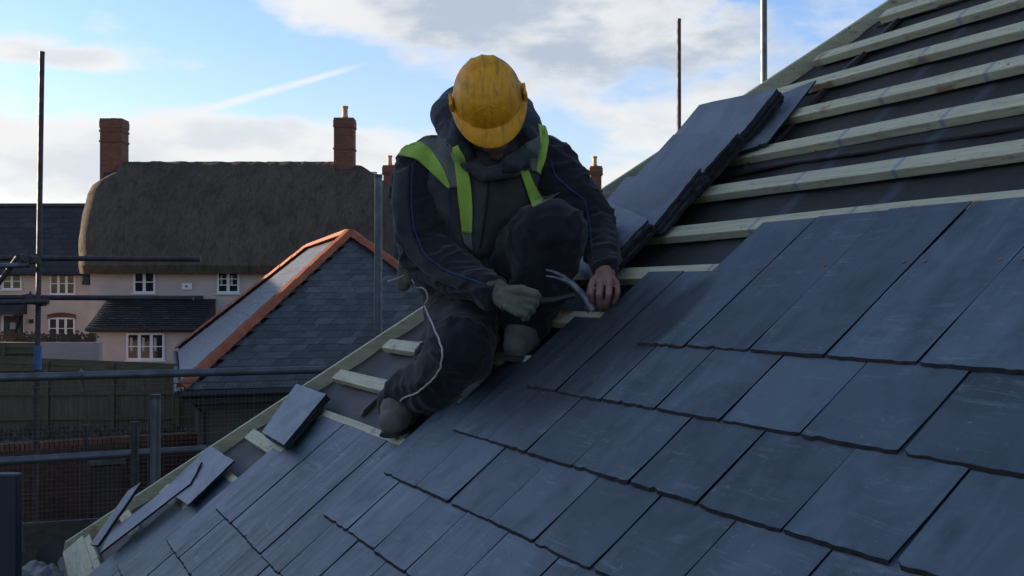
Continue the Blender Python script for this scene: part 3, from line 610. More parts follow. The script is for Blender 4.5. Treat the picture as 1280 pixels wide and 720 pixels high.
# ------------------------------------------------------------------ brick garden wall with brick-on-edge coping
def garden_wall():
    a = V((wx(-120, 17.4), 17.4, 0)); b_ = V((wx(330, 20.3), 20.3, 0)); zt = wz(553, 18.3); d = b_ - a; L = d.length; u = d.normalized(); nr = V((u.y, -u.x, 0)); Mx = Matrix((u, -nr, V((0, 0, 1)))).transposed()
    t = thing('brick_wall', (a + d * .5), 'dark red brick garden wall with brick on edge coping behind the scaffold', 'garden wall')
    rows = int((zt - .11 + .3) / .075); bs = MB()
    core = MB(); c = a + d * .5 - nr * -.0; core.box((c.x, c.y, (zt - .11 - .3) / 2), (L, .19, zt - .11 + .3), Mx); core.build('mortar_core', M_RUB, t)
    zr0 = zt - .11
    for j in range(22):
        z = zr0 - .0375 - j * .075; x = -.1125 * (j % 2)
        while x < L:
            cc = a + u * (x + .107) + nr * (.085 + random.uniform(0, .006)); bs.box((cc.x, cc.y, z), (.213, .06, .065), Mx); x += .225
    o_ = tag(bs.build('brick_courses', M_BRICKI, t), kind='stuff')
    cp_ = MB(); x = 0
    while x < L: cc = a + u * (x + .034); cp_.box((cc.x, cc.y, zt - .05 + random.uniform(-.004, .004)), (.066, .235, .108), Mx); x += .076
    tag(cp_.build('coping_bricks', M_COPE, t), kind='stuff')
    pr = MB(); q = P(136, 574, 18.0); pr.box((q.x, q.y - .15, q.z / 2 - .05), (.40, .40, q.z - .02), Mx); pr.build('pier', M_BRICK, t)
    ps = MB(); ps.box((q.x, q.y - .15, q.z), (.53, .53, .07), Mx); ps.box((q.x, q.y - .15, q.z + .05), (.42, .42, .04), Mx); ps.build('pier_cap', M_RUB, t)
def island_brick(name, c1, c2):
    m, t, b = new_mat(name); r = t.node('ShaderNodeNewGeometry').outputs['Random Per Island']; ob = t.node('ShaderNodeTexCoord').outputs['Object']
    c = t.mix(r, c1, c2); c = t.mix(t.mr(t.noise(ob, 9, 6, .7), .4, .7, 0, .5), c, tuple(x * .5 for x in c1)); t.l.new(c, b.inputs['Base Color']); b.inputs['Roughness'].default_value = .88; bump(t, b, t.noise(ob, 40, 4), .4, .005); return m
M_BRICKI = island_brick('wall_brick', (.085, .034, .02), (.045, .02, .013)); M_COPE = island_brick('coping_brick', (.17, .06, .036), (.10, .04, .025))
garden_wall()
# rough stones and weeds between the wall and the fence
rb = MB()
for i in range(170):
    f = random.random(); x = wx(-40 + 380 * f, 22); y = 21.4 + random.random() * 2.0; r_ = random.uniform(.10, .26); z0 = 1.55 + random.uniform(-.1, .12)
    vs = []; seg = 6
    for k, (q, zz) in enumerate(((.8, -.6), (1, -.1), (.8, .45), (.3, .75))):
        for s in range(seg): a = 2 * math.pi * s / seg + k * .3; rr = r_ * q * (1 + .35 * noise.noise(V((i, k * 2.1, s * 1.3)))); vs.append((x + rr * math.cos(a), y + rr * math.sin(a), z0 + r_ * zz * 1.1))
    rb.add(vs, [(k * seg + s, k * seg + (s + 1) % seg, (k + 1) * seg + (s + 1) % seg, (k + 1) * seg + s) for k in range(3) for s in range(seg)] + [tuple(range(3 * seg, 4 * seg))])
tag(rb.build('rubble_heap', M_RUB), 'heaped rough stones lying between the brick wall and the fence', 'rubble', kind='stuff')
bank = MB(); bank.add([(wx(-120, 20), 19.7, .0), (wx(360, 20), 21.2, .0), (wx(360, 21.5), 21.4, 1.45), (wx(-120, 21.5), 20.6, 1.45), (wx(360, 24), 24.6, 1.6), (wx(-120, 24), 24.0, 1.6), (wx(360, 24), 28, 1.2), (wx(-120, 24), 28, 1.2)], [(0, 1, 2, 3), (3, 2, 4, 5), (5, 4, 6, 7)])
tag(bank.build('earth_bank', M_GROUND), 'raised earth bank below the timber fence', kind='structure')
wd_ = MB()
for i in range(500):
    x = wx(random.uniform(-30, 330), 22); y = 21.2 + random.random() * 2.2; z = 1.45; h_ = random.uniform(.15, .5); dx = random.uniform(-.15, .15); dy = random.uniform(-.1, .1)
    wd_.add([(x - .012, y, z), (x + .012, y, z), (x + dx, y + dy, z + h_)], [(0, 1, 2)]); q = z + h_
    for s in range(3): zz = z + h_ * (.4 + .2 * s); xx = x + dx * (.4 + .2 * s); wd_.add([(xx, y, zz), (xx + random.uniform(-.09, .09), y + random.uniform(-.05, .05), zz + .05), (xx + random.uniform(-.05, .05), y, zz + .11)], [(0, 1, 2)])
tag(wd_.build('weeds', M_DRY), 'dry weeds growing among the stones below the fence', 'weeds', kind='stuff')

# ------------------------------------------------------------------ scaffold
def coupler(par, p, ax, M=M_CLAMP):
    c = MB(); ax = V(ax).normalized(); s = ax.orthogonal().normalized(); s2 = ax.cross(s)
    c.tube([p - ax * .03, p + ax * .03], .036, 12); c.box(p + V((0, -.045, 0)), (.07, .05, .055)); c.tube([p + V((.03, -.05, -.01)), p + V((.03, -.05, .055))], .009, 6); c.tube([p + V((-.028, -.055, 0)), p + V((-.028, -.095, 0))], .012, 6)
    c.build('coupler', M, par, smooth=True)
def tube(p0, p1, label, r=.0242, m=None, name='scaffold_tube', coups=(), group=None):
    p0, p1 = V(p0), V(p1); t = thing(name, p0, label, 'scaffold tube', group)
    n = 14; b = MB(); d = (p1 - p0); s = d.orthogonal().normalized() * random.uniform(-.006, .006)
    b.tube([p0 + d * (i / n) + s * math.sin(math.pi * i / n) for i in range(n + 1)], r, 14); b.build('tube', m or M_GALV, t, smooth=True)
    e = MB(); dn = d.normalized(); e.tube([p1 - dn * .02, p1 + dn * .004], r * 1.06, 14); e.build('tube_end', M_CLAMP, t, smooth=True)
    for f in coups: coupler(t, p0 + d * f, d)
    return t
def drop(p): return V((p.x, p.y, gz(p.x, p.y) - .05))
top = P(52.5, 65, 10); bt = P(44.5, 650, 10); k = (top.z - 0) / (top.z - bt.z); base = top + (bt - top) * k
tube(base, top, 'tall rusty upright scaffold pole at the far left with a blue sleeve', m=M_RUST, r=.0235)
sl = MB(); a = top + (bt - top) * ((462 - 65) / 585); b_ = top + (bt - top) * ((432 - 65) / 585); sl.tube([a, b_], .034, 12); so = sl.build('blue_pipe_sleeve', M_BLUE, None, smooth=True); tag(so, 'blue plastic sleeve wrapped around the tall left scaffold pole', 'sleeve')
def lvl(px0, px1, y0, y1, d0, d1, **k): return tube(P(px0, y0, d0), P(px1, y1, d1), **k)
lvl(-260, 250, 322, 324, 10.2, 10.2, label='upper horizontal scaffold tube clamped to the left pole, ending at the thatch', m=M_RUST)
lvl(-260, 241, 371, 373, 10.15, 10.15, label='lower horizontal scaffold tube at porch height with free right end', m=M_RUST)
lvl(-60, 37, 334, 331, 9.9, 9.9, label='short pale scaffold tube stub just under the upper tube', m=M_GALV)
lvl(-60, 60, 379, 377, 9.8, 9.8, label='short dark scaffold tube stub just under the lower tube', m=M_CLAMP)
lvl(-30, 22, 392, 322, 9.95, 9.95, label='diagonal scaffold brace rising to the left pole', m=M_RUST)
cg = thing('scaffold_coupler', P(45, 325, 10), 'cluster of steel couplers on the left pole at the upper tube', 'coupler')
for q in ((45, 325), (35, 327), (30, 323)): coupler(cg, P(q[0], q[1], 9.95), (1, 0, 0))
cg = thing('scaffold_coupler', P(45, 376, 10), 'cluster of steel couplers on the left pole at the lower tube', 'coupler')
for q in ((44, 376), (37, 372), (53, 378)): coupler(cg, P(q[0], q[1], 9.9), (1, 0, 0))
lvl(-330, 412, 481, 462, 5.75, 7.06, label='top guard rail tube running across to the hip of the roof', r=.0245)
lvl(-330, 262, 596, 561, 5.75, 6.8, label='lower guard rail tube in front of the brick wall', r=.0242)
p = P(473, 219, 7.3); tube(drop(p), p, 'square topped scaffold upright just left of the worker', r=.0262)
p = P(848.5, 24, 12); tube(drop(p), p, 'thin brown scaffold pole rising behind the roof right of the worker', r=.0235, m=M_PLANK if False else M_RUST)
p = P(954.5, -60, 8); tube(drop(p), p, 'sunlit silver scaffold pole rising behind the hip at upper right', r=.0242)
p = P(194.5, 494, 5.6); tube(drop(p), p, 'stout galvanised upright stub beside the lower guard rail', r=.0262)
p = P(168.5, 528, 6.0); tube(drop(p), p, 'dark upright stub just left of the stout galvanised one', r=.020, m=M_CLAMP)
p = P(107, 532, 6.9); tube(drop(p), p, 'thin upright tube with capped top in front of the brick wall', r=.0135, m=M_RUST)
# mesh brick guard
def mesh_guard(px0, px1, ya, yb, yc, yd, d0, d1, label):
    A, B, Cc, Dd = P(px0, ya, d0), P(px1, yb, d1), P(px1, yd, d1), P(px0, yc, d0)
    t = thing('mesh_guard_panel', Dd, label, 'mesh panel', 'wire brick guards along the scaffold')
    m_ = MB(); nx = int((B - A).length / .026); nz = int((A - Dd).length / .026)
    for i in range(nx + 1): f = i / nx; m_.tube([A.lerp(B, f), Dd.lerp(Cc, f)], .0011 if i % 12 else .0022, 3, False)
    for j in range(nz + 1): f = j / nz; m_.tube([A.lerp(Dd, f), B.lerp(Cc, f)], .0011 if j % 12 else .0022, 3, False)
    tag(m_.build('wire_mesh', M_WIRE, t), kind='stuff')
    f = MB()
    for a_, b__ in ((A, B), (B, Cc), (Cc, Dd), (Dd, A)): f.tube([a_, b__], .004, 6)
    f.build('wire_border', M_WIRE, t)
mesh_guard(-45, 185, 487, 480, 668, 652, 6.45, 6.85, 'wire mesh guard panel at the left below the top guard rail')
mesh_guard(188, 420, 480, 473, 652, 632, 6.86, 7.2, 'wire mesh guard panel to the right, reaching the roof hip')
ti = MB(); ti.tube([P(102, 468, 6.3), P(104, 480, 6.35), P(108, 500, 6.4), P(110, 530, 6.45), P(110, 536, 6.45)], .004, 6); ti.tube([P(100, 466, 6.28), P(101, 461, 6.4), P(104, 466, 6.28)], .005, 6)
tag(ti.build('wire_tie', M_WIRE), 'grey wire tie hanging from the top guard rail', 'wire')
def board(p0, p1, w_, th, label, m=None, cat='board', nm='toe_board'):
    p0, p1 = V(p0), V(p1); d = (p1 - p0).normalized(); nr = d.cross(V((0, 0, 1))).normalized(); b = MB()
    b.slab([p0, p1, p1 - V((0, 0, w_)), p0 - V((0, 0, w_))], nr, th); o = b.build(nm, m or M_PLANK, None, bev=.003); return tag(o, label, cat)
board(P(-60, 660, 6.15), P(150, 647, 6.5), .24, .038, 'scaffold toe board standing on edge below the mesh guard')
dk = thing('scaffold_deck', V((-3, 6, 3.08)), 'scaffold walkway of timber planks below the roof eaves', 'scaffold deck')
n_ = V((.9101, .4144, 0)); e_ = V((-.4144, .9101, 0)); o0 = P(-160, 720, 5.2); o0.z = 3.05
for i in range(5):
    b = MB(); c0 = o0 + e_ * (i * .232 - .1) - n_ * 1.5; c1 = c0 + n_ * 5.2; b.slab([c0, c1, c1 + e_ * .225, c0 + e_ * .225], V((0, 0, 1)), .038); b.build('plank', M_PLANK, dk, bev=.003)
# near left: dark board, bent grey handle, polythene
db = MB(); a = P(-30, 593, 3.6); b_ = P(20, 593, 3.6); db.slab([a, b_, b_ - V((0, 0, .75)), a - V((0, 0, .75))], V((0, -1, 0)), .05)
tag(db.build('dark_board', M_BLUEDARK, None, bev=.006), 'dark blue upright board at the bottom left corner', 'board')
hk = MB(); hk.tube([P(21, 662, 4.4), P(20, 655, 4.4), P(22, 651, 4.4), P(26, 653, 4.4), P(27, 665, 4.4), P(28, 690, 4.4)], .008, 10); tag(hk.build('bent_bar', M_GALV, None, smooth=True), 'bent grey metal bar beside the dark blue board', 'bar')

# ------------------------------------------------------------------ this roof
HIPC = 5.16                                   # hip line: a = HIPC - .762 b  (measured on the slate plane)
hipa = lambda b: HIPC - .7625 * b
ROOFBASE = rp(2, -.62, -.1)
roof = thing('slate_roof', ROOFBASE, 'hipped roof being slated, battens and felt bare towards the hip', 'roof')
BOFF = V(ROOFBASE)
RM = Matrix((RA, RS, RN)).transposed()        # columns: along, up slope, out
if RM.determinant() < 0: pass
RM4 = RM.to_4x4()
def rframe(a, b, h, rotz=0.0, tilt=0.0, roll=0.0, par=roof):
    # right handed local frame: x = -along, y = up the slope, z = out
    L = Matrix((-RA, RS, RN)).transposed().to_4x4()
    M = Matrix.Translation(rp(a, b, h)) @ L @ Matrix.Rotation(rotz, 4, 'Z') @ Matrix.Rotation(tilt, 4, 'X') @ Matrix.Rotation(roll, 4, 'Y')
    if par is not None: M = Matrix.Translation(-wl(par)) @ M
    return M
def slate_mesh(wd, ln, th, seed, rough=1.0, mt=None):
    """one slate: thin slab with hand-cut edges; origin at the middle of the tail, y up the slope"""
    rnd = random.Random(seed); pts = []
    n = 16
    for i in range(n + 1): pts.append((-wd / 2 + wd * i / n, rnd.uniform(-.0012, .0012) * rough + (rnd.uniform(0, .005) if rnd.random() < .10 * rough else 0)))
    pts[0] = (pts[0][0] + .002, pts[0][1] + rnd.uniform(0, .003)); pts[-1] = (pts[-1][0] - .002, pts[-1][1] + rnd.uniform(0, .003))
    for i in range(1, 5): pts.append((wd / 2 + rnd.uniform(-.0018, .0012), ln * i / 5))
    pts += [(wd / 2, ln), (-wd / 2, ln)]
    for i in range(4, 0, -1): pts.append((-wd / 2 + rnd.uniform(-.0012, .0018), ln * i / 5))
    N = len(pts); cx = 0; wob = [rnd.uniform(-.0009, .0009) for _ in pts]
    vs = [(x, y, wob[i]) for i, (x, y) in enumerate(pts)]
    ch = [(x + (.004 if x < 0 else -.004) * (1 if abs(abs(x) - wd / 2) < .01 else 0), y - (.005 if y < .02 else 0), -th) for x, y in pts]  # dressed, bevelled edge
    vs += ch; fs = [tuple(range(N)), tuple(range(2 * N - 1, N - 1, -1))] + [(i, i + N, (i + 1) % N + N, (i + 1) % N) for i in range(N)]
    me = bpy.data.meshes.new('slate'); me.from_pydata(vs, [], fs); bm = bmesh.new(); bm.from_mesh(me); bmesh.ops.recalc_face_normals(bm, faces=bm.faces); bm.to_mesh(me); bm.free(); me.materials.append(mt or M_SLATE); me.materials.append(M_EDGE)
    for p in me.polygons:
        if len(p.vertices) == 4: p.material_index = 1
    return me
W_S = .2455
SM = [slate_mesh(W_S - .0045, .508, .0062, s) for s in range(24)]
SMN = [slate_mesh(.275, .508, .0065, 50)]
# course: tail b, left edge a, first joint offset chosen so joints break over the course below
tails = [1.033 - .2025 * k for k in range(9)]
lefts = [2.435, 2.775, 2.948, 3.095, 3.197, 4.115, 4.27, 4.50, 4.72]
joint = [2.213, 2.340, 2.195, 2.320, 2.205, 2.345, 2.225, 2.35, 2.23]
nail_m = MB(); nail_m.lathe([(.0042, 0), (.0042, .0012), (.002, .002)], (0, 0, 0), seg=8); NAILM = nail_m.mesh('nail'); NAILM.materials.append(simple('copper_nail', (.42, .20, .13), .5, .6, var=.3, scale=60))
for ci, (tb, lf, j0) in enumerate(zip(tails, lefts, joint)):
    j = j0
    while j < lf - .07: j += W_S
    first = True; a_r = j
    # partial slate at the left end, then full ones towards us
    edges_ = [lf] ; q = j - W_S if (lf - j) < .02 or lf < j else j
    while lf - q < .17: q -= W_S
    while q > -1.6: edges_.append(q); q -= W_S
    for i in range(len(edges_) - 1):
        aL, aR = edges_[i], edges_[i + 1]; wd = aL - aR
        me = slate_mesh(wd - .0045, .508, .0062, 1000 + ci * 50) if abs(wd - W_S) > .01 else random.choice(SM)
        o = bpy.data.objects.new('slate', me); C.objects.link(o); o.parent = roof
        jit = random.uniform(-.0016, .0016); tl = math.atan(.0165 / .508)
        o.matrix_local = rframe((aL + aR) / 2 + jit, tb + random.uniform(-.0028, .0028), .0035 + random.uniform(-.0008, .0022), random.uniform(-.0035, .0035), -tl)
        if ci == 0:
            for s in (-1, 1):
                nl = bpy.data.objects.new('nail', NAILM); C.objects.link(nl); nl.parent = o; nl.location = (s * (wd / 2 - .028), .298 + random.uniform(-.004, .004), .0003)
# battens
bz = [.152 + .2032 * k for k in range(-3, 14)]
def rbox(name, a0, a1, b0, b1, h0, h1, m, par=roof, seg=14, warp=.0, bev=.0015, askew=0):
    """a timber in roof coordinates (object axes: x along, y up slope, z out) with a little warp"""
    ln = a1 - a0; vs = []; rnd = random.Random(int((a0 + b0 * 7) * 1000))
    ph = rnd.random() * 9
    for i in range(seg + 1):
        x = a0 + ln * i / seg; dy = warp * noise.noise(V((x * .9 + ph, 1, 0))) + askew * (x - a0); dz = warp * .6 * noise.noise(V((x * 1.1 + ph, 7, 0)))
        vs += [(x, b0 + dy, h0 + dz), (x, b1 + dy, h0 + dz), (x, b1 + dy, h1 + dz), (x, b0 + dy, h1 + dz)]
    fs = [(i * 4 + k, i * 4 + (k + 1) % 4, (i + 1) * 4 + (k + 1) % 4, (i + 1) * 4 + k) for i in range(seg) for k in range(4)] + [(3, 2, 1, 0), tuple(seg * 4 + k for k in range(4))]
    me = bpy.data.meshes.new(name); 
    me.from_pydata([(x, y, z) for x, y, z in vs], [], fs); bm = bmesh.new(); bm.from_mesh(me); bmesh.ops.recalc_face_normals(bm, faces=bm.faces); bm.to_mesh(me); bm.free()
    o = link(name, me, par, m); M = Matrix.Translation(RO - wl(par)) @ Matrix((RA, RS, RN)).transposed().to_4x4(); o.matrix_local = M
    if M.determinant() < 0: me.flip_normals()
    if bev: md = o.modifiers.new('bevel', 'BEVEL'); md.width = bev; md.segments = 1
    return o
ends = {}
for i, b in enumerate(bz):
    e = hipa(b) - .10
    if i == len(bz) - 1: e = 2.99
    if i == len(bz) - 2: e = 3.17
    rbox('batten', -1.6, e + random.uniform(-.02, .03), b - .055, b + .0, -.043, -.0165, M_BATTEN, warp=.008)
rbox('batten', 4.0, 5.50, -.60, -.487, -.043, -.012, M_BATTEN, warp=.004)           # wide eaves fillet
for b, a0 in ((3.02, 2.75),): rbox('batten', -1.6, a0, b - .05, b, -.043, -.0165, M_BATTEN, warp=.008)
# hip board: laid down the hip, its edge proud of the battens
def hipboard():
    s = MB(); b0, b1 = -.62, 3.6; n = 40; vs = []
    for i in range(n + 1):
        b = b0 + (b1 - b0) * i / n; w_ = .004 * noise.noise(V((b * 1.3, 0, 5)))
        for (da, h) in ((.0, -.090), (.0, -.004), (-.019, -.004), (-.019, -.090)): vs.append(rp(hipa(b) + .03 + da * 1.26 + w_, b, h))
    s.add(vs, [(i * 4 + k, i * 4 + (k + 1) % 4, (i + 1) * 4 + (k + 1) % 4, (i + 1) * 4 + k) for i in range(n) for k in range(4)] + [(3, 2, 1, 0), tuple(n * 4 + k for k in range(4))]); return s.build('hip_board', M_BATTEN, roof)
hipboard()
# underlay: felt sheet sagging between rafters, with laps
def felt():
    na, nb = 150, 150; b0, b1 = -.66, 3.6; vs = []
    for j in range(nb + 1):
        b = b0 + (b1 - b0) * j / nb
        for i in range(na + 1):
            a = -1.6 + (hipa(b) + .02 + 1.6) * i / na
            sag = -.008 * (1 - abs(math.cos(math.pi * (a + .1) / .45))) ; bb = (b - .15) % .2032 / .2032
            sag -= .006 * math.sin(math.pi * bb); nz = .006 * noise.noise(V((a * 2.2, b * 5, 1))) + .003 * noise.noise(V((a * 6, b * 14, 4)))
            lap = .0
            for lb in (.42, 1.24, 1.86, 2.72):
                e = lb + .025 * noise.noise(V((a * 1.6, lb * 9, 0))); 
                lap += .0
                dlt = b - e
                if 0 <= dlt < .16: lap += .006 * (1 - dlt / .16)
            vs.append(rp(a, b, -.049 + sag + nz * (.3 if i == na else 1) + lap))
    s = MB(); s.add(vs, [(j * (na + 1) + i, j * (na + 1) + i + 1, (j + 1) * (na + 1) + i + 1, (j + 1) * (na + 1) + i) for j in range(nb) for i in range(na)])
    me = bpy.data.meshes.new('underlay'); M = Matrix.Translation(RO) @ Matrix((RA, RS, RN)).transposed().to_4x4(); Mi = M.inverted()
    me.from_pydata([tuple(Mi @ v) for v in s.v], [], s.f); me.polygons.foreach_set('use_smooth', [True] * len(me.polygons)); o = link('underlay', me, roof, M_FELT); o.matrix_local = Matrix.Translation(-wl(roof)) @ M
    # lap edges: a separate loose strip whose wavy edge casts a dark line
    for lb, a1 in ((1.86, 3.6), (2.72, 3.05)):
        n = 120; vs = []
        for i in range(n + 1):
            a = -1.6 + (min(a1, hipa(lb + .03) - .05) + 1.6) * i / n; e = lb + .030 * noise.noise(V((a * 1.7, lb * 9, 0))) + .006 * noise.noise(V((a * 8, lb, 0))); h = -.036 + .007 * noise.noise(V((a * 3, lb * 4, 2)))
            bn = min(bz, key=lambda q: abs(q - .027 - e)); 
            vs += [(a, e, min(h, -.0445) if abs(bn - .027 - e) < .035 else h), (a, e + .015, -.040 if not abs(bn - .027 - e) < .045 else -.046), (a, e + .09, -.0475), (a, e + .003, -.0485)]
        fs = [(i * 4 + k, i * 4 + k + 1, (i + 1) * 4 + k + 1, (i + 1) * 4 + k) for i in range(n) for k in (0, 1)] + [(i * 4 + 3, i * 4, (i + 1) * 4, (i + 1) * 4 + 3) for i in range(n)]
        me = bpy.data.meshes.new('underlay_lap'); me.from_pydata(vs, [], fs); me.polygons.foreach_set('use_smooth', [True] * len(me.polygons)); o = link('underlay_lap', me, roof, M_FELT); o.matrix_local = Matrix.Translation(RO - wl(roof)) @ Matrix((RA, RS, RN)).transposed().to_4x4()
    # laps running up the slope (felt strip ends) seen between the battens
    for a, b0_, b1_ in ((3.86, .60, 1.2), (2.90, 1.9, 2.82)):
        vs = []; n = 30
        for i in range(n + 1):
            b = b0_ + (b1_ - b0_) * i / n; q = .02 * noise.noise(V((b * 4, 3, a))); near = min(abs((b - .1245 + .2032 * 5) % .2032), .2032) < .07
            hh = -.045 if near else -.036; vs += [(a + q + .05, b, -.0475), (a + q + .004, b, hh), (a + q, b, hh - .001), (a + q - .001, b, -.05)]
        me = bpy.data.meshes.new('underlay_lap'); me.from_pydata(vs, [], [(i * 4 + k, i * 4 + k + 1, (i + 1) * 4 + k + 1, (i + 1) * 4 + k) for i in range(n) for k in range(3)]); o = link('underlay_lap', me, roof, M_FELT); o.matrix_local = Matrix.Translation(RO - wl(roof)) @ Matrix((RA, RS, RN)).transposed().to_4x4()
felt()
# the far slope beyond the hip, ridge, gable walls below
def body():
    ev = -.62; C0 = rp(hipa(ev), ev, -.06); k = (V((RS.x, RS.y, 0)).normalized()); nf = V((-RA.x, -RA.y, 0)).normalized()     # k: inward; nf: towards us
    T0 = rp(hipa(3.6), 3.6, -.06); ou = MB(); far = C0 + k * 9.0
    T1 = T0 + nf * 0; rise = T0.z - C0.z; run = (T0 - C0).dot(nf)
    R1 = C0 + k * 9.0 + nf * run + V((0, 0, rise)); ou.quad(C0, far, R1, T0); o = ou.build('far_slope_underlay', M_FELT, roof)
    m_ = MB(); back = rp(-1.6, 3.6, -.06); m_.quad(T0, R1, R1 + nf * 4.5, back); m_.build('top_deck', M_FELT, roof)
    wl_ = thing('house_walls', V((C0.x, C0.y, 0)), 'brick walls of the house under the unfinished roof', 'house'); z1 = C0.z - .05; i0 = C0 + k * .25 + nf * .25; b = MB()
    a = V((i0.x, i0.y, 0)); c1 = a + k * 8.6; c2 = c1 + nf * 6.4; c3 = a + nf * 6.4; vs = [a, c1, c2, c3] + [q + V((0, 0, z1)) for q in (a, c1, c2, c3)]; b.add(vs, [(0, 1, 5, 4), (1, 2, 6, 5), (2, 3, 7, 6), (3, 0, 4, 7), (4, 5, 6, 7)]); b.build('wall', M_OURB, wl_)
    f = MB(); q0 = C0 + V((0, 0, -.02)); q1 = q0 + nf * 6.7; f.slab([q0, q1, q1 - V((0, 0, .2)), q0 - V((0, 0, .2))], -k, .02); q2 = q0 + k * 9; f.slab([q0, q2, q2 - V((0, 0, .2)), q0 - V((0, 0, .2))], -nf, .02); f.build('fascia_board', M_PLANK, wl_)
body()
# rolled felt flap at the eaves corner and polythene
fp = MB(); n = 16; vs = []
for i in range(n + 1):
    u = i / n
    for j in range(7):
        v = j / 6; p_ = P(84 - 34 * u, 672 + 26 * v + 8 * math.sin(u * 3), 4.95 - .1 * u) + V((0, 0, .035 * math.sin(u * 5 + v * 2))); vs.append(p_ + V((0, -.05 * v, 0)))
fp.add(vs, [(i * 7 + j, (i + 1) * 7 + j, (i + 1) * 7 + j + 1, i * 7 + j + 1) for i in range(n) for j in range(6)]); fo = fp.build('felt_flap', M_FELT, roof, smooth=True)
pg = MB(); n = 26; vs = []
for i in range(n + 1):
    for j in range(n + 1):
        u, v = i / n, j / n; q = P(18 + 62 * u, 715 - 10 * v, 4.3 + .45 * v); zz = .05 * math.sin(math.pi * u) * math.sin(math.pi * v) + .03 * noise.noise(V((u * 4, v * 4, 0))) + .008 * noise.noise(V((u * 11, v * 11, 3))); vs.append(q + V((0, 0, zz - .03)))
pg.add(vs, [(i * (n + 1) + j, (i + 1) * (n + 1) + j, (i + 1) * (n + 1) + j + 1, i * (n + 1) + j + 1) for i in range(n) for j in range(n)]); po = pg.build('polythene_sheet', M_BAGW, None, smooth=True); tag(po, 'crumpled pale polythene sheet below the eaves corner', 'sheet')
sd_ = po.modifiers.new('solid', 'SOLIDIFY'); sd_.thickness = .004

# ------------------------------------------------------------------ loose slates
LS = [slate_mesh(.25, .50, .0065, 200 + s, 2.4, M_SLATEL) for s in range(10)]
def loose(a, b, h, rot, tilt, roll, label, group=None, me=None):
    o = bpy.data.objects.new('loose_slate', me or random.choice(LS)); C.objects.link(o)
    o.matrix_world = rframe(a, b, h, rot, tilt, roll, None) @ Matrix.Translation((0, -.25, 0)); return tag(o, label, 'slate', group)
STYAW = R(-20)
# four stacks lying lengthwise beside the hip (long side along the courses): rot 90 degrees
stk = [(1.967, 2.93, 'topmost', 2.20, 2.945), (1.745, 2.885, 'second highest', 1.985, 2.93), (1.53, 2.885, 'second lowest', 1.76, 2.90), (1.325, 2.86, 'lowest', 1.575, 2.94)]
for (bl, al, nm, bt_, at_) in stk:
    # each stack lies lengthwise, lower edge on a batten, upper edge lifted on the stack above
    n = 6
    for k in range(n):
        out = .0082 * (k - n + 1); tl_ = -math.asin(.036 / .25)
        loose((al + at_) / 2 + random.uniform(-.008, .008) + .25, (bl + bt_) / 2 + random.uniform(-.006, .006), .052 + out, R(90) + math.atan((at_ - al) / (bt_ - bl)) * -1 + random.uniform(-.02, .02), 0, tl_ + random.uniform(-.004, .004),
              ('outermost slate of the %s stack beside the hip' % nm) if k == n - 1 else ('slate within the %s stack beside the hip' % nm), 'slates of the %s stack' % nm)
loose(2.955, 2.19, .004, R(14), R(1), 0, 'single narrow slate lying just right of the topmost stack', me=slate_mesh(.15, .36, .007, 333, 1.5, M_SLATEL))
bpy.data.objects[-1] if False else None
def quad_slate(p, label, th=.008, group=None, m=None, n=1):
    p = [V(q) for q in p]; nr = (p[1] - p[0]).cross(p[3] - p[0]).normalized()
    if nr.dot(CAM - p[0]) < 0: nr.negate()
    for k in range(n):
        sh = nr * (-k * (th + .0015)); pts = []
        for i in range(4):
            a, b_ = p[i], p[(i + 1) % 4]
            for s in range(6):
                q = a.lerp(b_, s / 6); q = q + (a - b_).normalized().cross(nr) * random.uniform(-.0025, .0025); pts.append(q + sh + (p[1] - p[0]).normalized() * random.uniform(-.006, .006) * (k > 0))
        c = sum(pts, V()) / len(pts); s_ = MB(); s_.slab(pts, nr, th)
        me = s_.mesh('loose_slate', off=c); o = link('loose_slate', me, None, [m or M_SLATEL, M_EDGE]); o.location = c
        for pp in me.polygons:
            if len(pp.vertices) == 4: pp.material_index = 1
        tag(o, label if k == 0 else 'slate tucked under the pale loose slate pile nearest the kneeling worker', 'slate', group)
hq = lambda px, py, h: on_roof(px, py, h)
quad_slate([hq(370, 480, .018), hq(408, 492, .022), hq(355, 556, .055), hq(327, 540, .052)], 'pale loose slate pile lying on the battens nearest the kneeling worker', n=3, group='slates of the small pile by the hip')
quad_slate([hq(262, 557, .02), hq(292, 576, .02), hq(235, 631, .03), hq(205, 612, .03)], 'pale loose slate bridging the battens with one straight end at the hip')
quad_slate([hq(252, 577, .035), hq(238, 604, .035), hq(125, 691, .045), hq(139, 663, .045)], 'long loose slate lying over the pale one near the eaves')
quad_slate([hq(176, 603, .10), hq(160, 613, .10), hq(112, 681, .05), hq(122, 681, .045)], 'narrow slate standing almost on edge nearest the eaves corner', th=.012)

